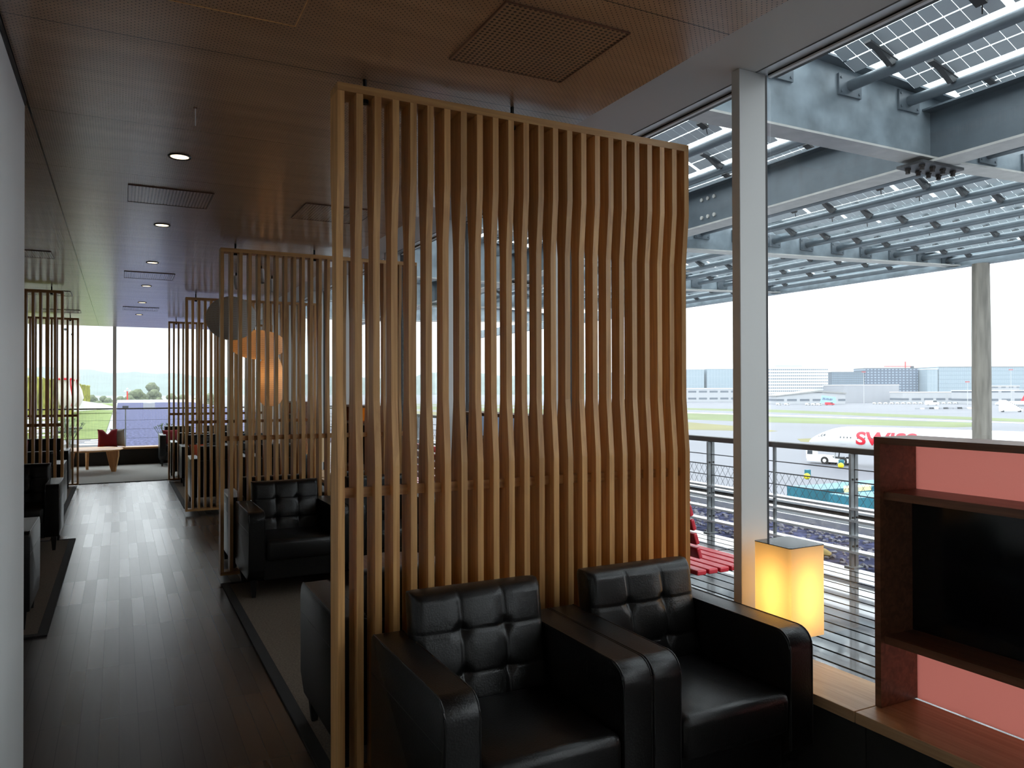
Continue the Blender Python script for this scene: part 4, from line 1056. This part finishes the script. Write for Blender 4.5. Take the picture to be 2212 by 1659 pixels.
# parked tails and vehicles
c = ray(1789, 848); D = 800
t = thing('aircraft_tail_sign', 'pale blue slanted aircraft marking panel reading ZS-VS-BY beside the hangar', 'sign', (c.x*D, c.y*D, ZG), CAMROT)
MB().prism([(-8.5, 2.0), (8.5, 2.0), (8.0, 8.0), (-6.5, 10.2)], 0, .6, 'y').build('panel', 'panel_blue2' if 'panel_blue2' in M else 'alu_blue' if 'alu_blue' in M else plain('panel_blue2', (.32, .50, .72), .5), t)
def text_mesh(s, size, mat, parent, ext=.01, name='lettering', bold=0, sx=1.0):
    cu = bpy.data.curves.new(name, 'FONT'); cu.body = s; cu.size = size; cu.extrude = ext; cu.offset = bold; cu.align_x = 'LEFT'
    o = bpy.data.objects.new(name, cu); C.objects.link(o); dg = bpy.context.evaluated_depsgraph_get()
    me = bpy.data.meshes.new_from_object(o.evaluated_get(dg)); bpy.data.objects.remove(o)
    for v in me.vertices: v.co.x *= sx
    o2 = bpy.data.objects.new(name, me); C.objects.link(o2); me.materials.clear(); me.materials.append(M[mat]); o2.parent = parent
    return o2
tx = text_mesh('ZS-VS-BY', 2.7, 'air_window', t, .05, bold=.04); tx.rotation_euler = (PI/2, .10, 0); tx.location = (-6.2, -.15, 5.6)
def vehicle(px, D, L, H, mat, lab, grp='small service vehicles parked across the airfield', y=0):
    v = ray(px, 848); t = thing('service_vehicle', lab, 'vehicle', (v.x*D, v.y*D, ZG), CAMROT, grp)
    MB().prism([(-L/2, .45), (L/2, .45), (L/2, H*.55), (L*.38, H*.6), (L*.28, H), (-L/2, H)], -1, 1, 'y').build('body', mat, t)
    MB().prism([(L*.37, H*.62), (L*.29, H*.95), (L*.05, H*.95), (L*.05, H*.62)], -1.02, 1.02, 'y').build('windows', 'air_window', t)
    b = MB()
    for sx in (-.32, .32):
        for sy in (-1, 1): b.cyl((sx*L, sy*.8, .45), (sx*L, sy*1.02, .45), .45, seg=12)
    b.build('wheels', 'tyre', t)
for i, px in enumerate((1682, 1700, 1745, 1758, 1769)): vehicle(px, 790-i*4, 5, 2.2, 'tug_white', 'white service vehicle parked %s' % ['farthest left by the grey hangar', 'just right of the column, before the hangar', 'below the hangar doors', 'left of the blue sign', 'touching the blue sign'][i])
vehicle(1792, 780, 9, 3.0, 'air_red', 'red service truck below the blue sign')
row = [1890+i*12.5 for i in range(15)]
for i, px in enumerate(row): vehicle(px, 830, 4.6, 2.0, 'tug_white', 'small white vehicle in the row before the terminal openings', 'row of white vehicles before the terminal')
vehicle(2013, 770, 13, 5.0, 'tug_white', 'large white bus parked before the long glass building')
t = thing('baggage_train', 'long line of baggage carts on the apron left of the concrete column', 'baggage carts', at(2050, 885, Z=ZG), CAMROT)
for i in range(14): MB().box(-26+i*3.7, -26+i*3.7+3.0, 0, 1.6, .5, random.uniform(1.3, 2.2)).build('cart', random.choice(['tug_white', 'terr_wall', 'bracket']), t)
# mobile stairs
v = at(2184, 890, Z=ZG)
t = thing('mobile_stairs', 'white mobile boarding stairs right of the concrete column', 'boarding stairs', v, CAMROT)
MB().prism([(-8, 0.6), (8, .6), (8, 1.8), (-4, 8.5), (-8, 8.5)], -1, 1, 'y').build('stair_body', 'tug_white', t)
b = MB()
for k in range(9): b.box(-3.4+k*1.25, -3.1+k*1.25, -1.05, -1.0, 7.9-k*.72, 8.6-k*.72)
b.build('steps', 'bracket', t)
b = MB()
for sx in (-6, 6): b.cyl((sx, -1.1, .6), (sx, 1.1, .6), .6, seg=12)
b.build('wheels', 'tyre', t)
# light masts, crane
def mast(px, ytop, D, lab, mat='alu'):
    v = ray(px, 848); t = thing('light_mast', lab, 'light mast', (v.x*D, v.y*D, ZG), CAMROT, 'tall apron light masts')
    h = (848-ytop)/FPX*D+CH-ZG; MB().cyl((0, 0, 0), (0, 0, h), .35, .2, seg=8).build('pole', mat, t); MB().box(-2.0, 2.0, -.5, .5, h, h+.8).build('lamp_head', 'crane_red' if mat == 'alu' else mat, t)
mast(1866, 812, 800, 'tall light mast before the dark hotel'); mast(2090, 834, 760, 'light mast just left of the concrete column'); mast(2184, 808, 800, 'light mast at the right edge before the glass building')
v = ray(1956, 848); t = thing('tower_crane', 'red tower crane rising behind the dark hotel', 'crane', (v.x*1300, v.y*1300, ZG), CAMROT)
hh = (848-789)/FPX*1300+CH-ZG; MB().box(-.8, .8, -.8, .8, 0, hh).build('mast', 'crane_red', t); MB().box(-36, 14, -.7, .7, hh-9, hh-7.6).build('jib', 'crane_red', t); MB().box(9, 14, -1.5, 1.5, hh-11, hh-7.5).build('counterweight', 'bracket', t)

# ---------------------------------------------------------------- airliner
def airliner(nose, direc, R, lab, mirror=False):
    ang = math.atan2(direc.y, direc.x)
    t = thing('airliner', lab, 'aircraft', (nose.x, nose.y, ZG), ang)
    return t
pA = at(1862, 921.7, Z=-6.55); pB = at(2212, 932.5, Z=-6.55); direc = (pB-pA); direc.z = 0; direc.normalize()
nose = pA - direc*11.5
t = airliner(nose, direc, 3, 'white airliner with red SWISS lettering parked on the wet apron')
R = 2.82; zc = -6.55-R-ZG
rings = [(0.02, -.95), (.35, -.88), (.75, -.78), (1.2, -.64), (1.65, -.48), (2.05, -.32), (2.4, -.17), (2.62, -.08), (2.76, -.02), (2.82, 0)]
xs = [0, .25, .8, 1.7, 2.9, 4.2, 5.6, 7.0, 8.6, 10.5]
b = MB(); RR = []
def ring(x, r, dz, rz=None):
    return [b.bm.verts.new((x, r*math.cos(a), zc+dz+r*math.sin(a))) for a in [2*PI*i/40 for i in range(40)]]
for x, (r, dz) in zip(xs, rings): RR.append(ring(x, r, dz))
for x in (14, 18, 22, 27, 33, 40): RR.append(ring(x, R, 0))
for x, r, dz in ((46, 2.5, .3), (52, 1.7, 1.0), (58, .8, 1.7), (61, .25, 2.1)): RR.append(ring(x, r, dz))
for A, B in zip(RR, RR[1:]):
    for i in range(40): b.bm.faces.new((A[i], A[(i+1) % 40], B[(i+1) % 40], B[i]))
b.bm.faces.new(RR[0]); b.bm.faces.new(RR[-1][::-1])
fus = b.build('fuselage', 'air_white', t, smooth='full')
# the camera sees the side with negative or positive local y?
nrm = Vector((-direc.y, direc.x, 0)); side = 1 if nrm.dot(Vector((-nose.x, -nose.y, 0))) > 0 else -1
def rad(x):
    for (a, ra), (c_, rc) in zip(list(zip(xs, rings)), list(zip(xs, rings))[1:]):
        if a <= x <= c_: k = (x-a)/(c_-a); return ra[0]+(rc[0]-ra[0])*k, ra[1]+(rc[1]-ra[1])*k
    return R, 0
def on_skin(x, z, off=.02):
    r, dz = rad(x); q = max(-1, min(1, (z-zc-dz)/(r))); return Vector((x, side*(math.sqrt(max(0, 1-q*q))*r+off), z))
tx = text_mesh('SWISS', 4.0, 'air_red', t, .02, bold=.11, sx=1.12)
bt = bmesh.new(); bt.from_mesh(tx.data)
for k in range(14):
    bmesh.ops.bisect_plane(bt, geom=bt.verts[:]+bt.edges[:]+bt.faces[:], plane_co=(0, .1+k*.25, 0), plane_no=(0, 1, 0))
bmesh.ops.triangulate(bt, faces=bt.faces[:]); bt.to_mesh(tx.data); bt.free()
for v in tx.data.vertices:
    x = v.co.x; z = v.co.y; v.co = on_skin(11.2+x, zc-.75+z*.92, .05+v.co.z)
b = MB()
for i in range(60):
    x = 8.0+i*.72
    if x > 44: break
    if 10.6 < x < 11.0: continue
    P = [on_skin(x+dx, zc+.55+dz_, .045) for dx, dz_ in ((-.11, -.16), (.11, -.16), (.11, .16), (-.11, .16))]; b.bm.faces.new([b.bm.verts.new(p) for p in P])
b.build('cabin_windows', 'air_window', fus)
b = MB()
for x0, x1, z0, z1 in ((2.5, 3.05, zc+.42, zc+.95), (3.15, 3.75, zc+.50, zc+1.10), (3.85, 4.4, zc+.62, zc+1.12)):
    P = [on_skin(x0, z0, .03), on_skin(x1, z0+.02, .03), on_skin(x1, z1, .03), on_skin(x0+.1, z1-.12, .03)]; b.bm.faces.new([b.bm.verts.new(p) for p in P])
b.build('cockpit_window', 'air_window', fus)
b = MB()
for xa, xb_, za, zb_ in ((8.0, 8.04, zc-.9, zc+1.1), (9.05, 9.09, zc-.9, zc+1.1), (8.0, 9.09, zc+1.08, zc+1.12), (8.0, 9.09, zc-.92, zc-.88)):
    P = [on_skin(xa, za, .03), on_skin(xb_, za, .03), on_skin(xb_, zb_, .03), on_skin(xa, zb_, .03)]; b.bm.faces.new([b.bm.verts.new(p) for p in P])
b.build('door_outline', 'terr_wall', fus)
MB().cyl((5.6, 0, .6), (5.9, 0, 4), .16, seg=10).build('nose_gear_leg', 'alu', t); MB().cyl((5.6, -.45, .55), (5.6, -.2, .55), .55, seg=18).cyl((5.6, .2, .55), (5.6, .45, .55), .55, seg=18).build('nose_wheel', 'tyre', t)
for s in (-1, 1):
    MB().hexa([(22, s*1.5, zc-1.9), (31, s*1.5, zc-1.9), (43, s*28, zc+.8), (41, s*28, zc+.8), (22, s*1.5, zc-1.3), (31, s*1.5, zc-1.5), (43, s*28, zc+.95), (41, s*28, zc+.95)]).build('wing', 'air_white', t)
    MB().lathe([(1.2, 0), (1.5, .6), (1.5, 2.5), (.9, 5)], seg=24).build('engine', 'air_white', t, smooth=True).matrix_local = Matrix.Translation((22.5, s*9.5, zc-2.6)) @ Matrix.Rotation(PI/2, 4, 'Y')
    MB().cyl((31, s*4.5, .6), (31, s*4.2, 3.5), .25, seg=8).cyl((30.3, s*4.2, .65), (30.3, s*5.0, .65), .65, seg=14).cyl((31.8, s*4.2, .65), (31.8, s*5.0, .65), .65, seg=14).build('main_gear', 'tyre', t)
MB().hexa([(50, -.2, zc+2), (59, -.2, zc+2), (59, .2, zc+2), (50, .2, zc+2), (57, -.1, zc+11), (61, -.1, zc+11), (61, .1, zc+11), (57, .1, zc+11)]).build('tail_fin', 'air_red', t)
# second aircraft: red tail with white cross, far right
p = at(2235, 886, Z=ZG); t2 = thing('airliner', 'distant white airliner with red tail fin and white cross at the right edge', 'aircraft', p, CAMROT)
b = MB(); b.cyl((-26, 0, 5.0), (6, 0, 5.0), 2.0, seg=20).cyl((6, 0, 5.0), (18, 0, 6.2), 2.0, .5, seg=20).cyl((-30, 0, 4.7), (-26, 0, 5.0), .8, 2.0, seg=20); b.build('fuselage', 'air_white', t2, smooth=True)
MB().prism([(-11, 6.2), (-7, 6.2), (-4.5, 14.5), (-6.0, 15)], -.2, .2, 'y').build('tail_fin', 'air_red', t2)
MB().box(-7.6, -5.8, -.26, -.22, 9.6, 10.3).box(-7.05, -6.35, -.26, -.22, 9.05, 10.85).build('cross', 'air_white', t2)

# pushback tug
pt = at(1793, 1002, Z=ZG); tr_ = thing('pushback_tug', 'white low pushback tug under the aircraft nose', 'tug', pt, math.atan2(direc.y, direc.x))
MB().prism([(-4.6, .5), (4.4, .5), (4.6, 1.2), (1.5, 1.35), (.6, 1.75), (-2.4, 1.9), (-4.6, 1.8)], -1.4, 1.4, 'y').build('body', 'tug_white', tr_)
MB().prism([(-4.8, 1.0), (-3.2, 1.0), (-3.2, 3.0), (-4.2, 3.2), (-4.9, 3.0)], -1.2, 1.2, 'y').build('cab', 'tug_white', tr_)
MB().prism([(-4.6, 2.0), (-3.4, 2.0), (-3.4, 2.8), (-4.5, 2.85)], -1.23, 1.23, 'y').build('cab_window', 'air_window', tr_)
for x in (-.6, 3.4):
    for s in (-1, 1):
        w1 = MB().cyl((x, s*1.15, .82), (x, s*1.55, .82), .82, seg=24).build('wheel', 'tyre', tr_); MB().cyl((x, s*1.56, .82), (x, s*1.59, .82), .40, seg=16).build('hub', 'tug_white', w1)
MB().box(-.2, 3.0, -.6, .6, 1.36, 1.7).cyl((1.9, 0, 1.6), (2.3, 0, 4.2), .13, seg=8).build('cradle', 'bracket', tr_)

# teal roofs with yellow lamps on the near apron
def teal_block(pts, h, lab):
    b = MB(); V = [at(*p, Z=ZG+h) for p in pts]; A = [b.bm.verts.new(v) for v in V]; B = [b.bm.verts.new((v.x, v.y, ZG)) for v in V]
    b.bm.faces.new(A); b.bm.faces.new(B[::-1])
    for i in range(len(A)): b.bm.faces.new((A[i], B[i], B[(i+1) % len(A)], A[(i+1) % len(A)]))
    tag(b.build('passenger_bridge', 'teal'), lab, 'boarding bridge', 'teal boarding bridge roofs beyond the railing')
teal_block([(1700, 1050), (1770, 1046), (1835, 1040), (1935, 1033), (1935, 1046), (1835, 1054), (1770, 1058)], 4, 'long teal boarding bridge roof beyond the railing')
teal_block([(1790, 1066), (1935, 1059), (1935, 1072), (1850, 1076)], 5, 'nearer teal roof corner beyond the railing, beside the cabinet')
V = [at(*p, Z=ZG+4.6) for p in ((1822, 1050), (1880, 1046), (1882, 1050), (1824, 1055))]
b = MB(); b.bm.faces.new([b.bm.verts.new(v) for v in V]); r_ = bmesh.ops.extrude_face_region(b.bm, geom=list(b.bm.faces)); bmesh.ops.translate(b.bm, vec=(0, 0, -.5), verts=[e for e in r_['geom'] if isinstance(e, bmesh.types.BMVert)])
tag(b.build('roof_marking', 'pale_yellow'), 'pale yellow bar on the teal boarding bridge roof', 'marking')
for px, py, lb in ((1743, 1052, 'yellow lamp on a teal post, nearer one beyond the railing'), (1816, 1026, 'yellow lamp on a teal post, upper one below the tug')):
    p = at(px, py, Z=ZG+4); t = thing('yellow_lamp', lb, 'lamp', p, 0, 'yellow lamps on the boarding bridge')
    MB().cyl((0, 0, 1.05), (0, 0, 1.5), .14, seg=8).box(-.2, .5, -.2, .2, 1.2, 2.2).build('post', 'teal', t); MB().ico((-.25, -.25, 1.4), .42, 2).build('lens', 'yellow', t, smooth=True)


# low cloud and rain haze over the airfield
hb = MB().box(130, 5200, -2500, 6000, ZG+.02, 170).build('rain_haze', 'air_white')
m = bpy.data.materials.new('haze'); m.use_nodes = True; t_ = m.node_tree; t_.nodes.clear(); o_ = N(t_, 'ShaderNodeOutputMaterial'); v_ = N(t_, 'ShaderNodeVolumeScatter')
v_.inputs['Color'].default_value = (.60, .66, .72, 1); v_.inputs['Density'].default_value = .00021; v_.inputs['Anisotropy'].default_value = 0
t_.links.new(v_.outputs[0], o_.inputs['Volume']); hb.data.materials.clear(); hb.data.materials.append(m)
tag(hb, 'rain haze hanging over the airfield and hiding the distance', 'haze', kind='stuff')
hb2 = MB().box(-2600, 129, 150, 6000, ZG+.02, 170).build('rain_haze', m); tag(hb2, 'rain haze over the fields beyond the end window', 'haze', kind='stuff')
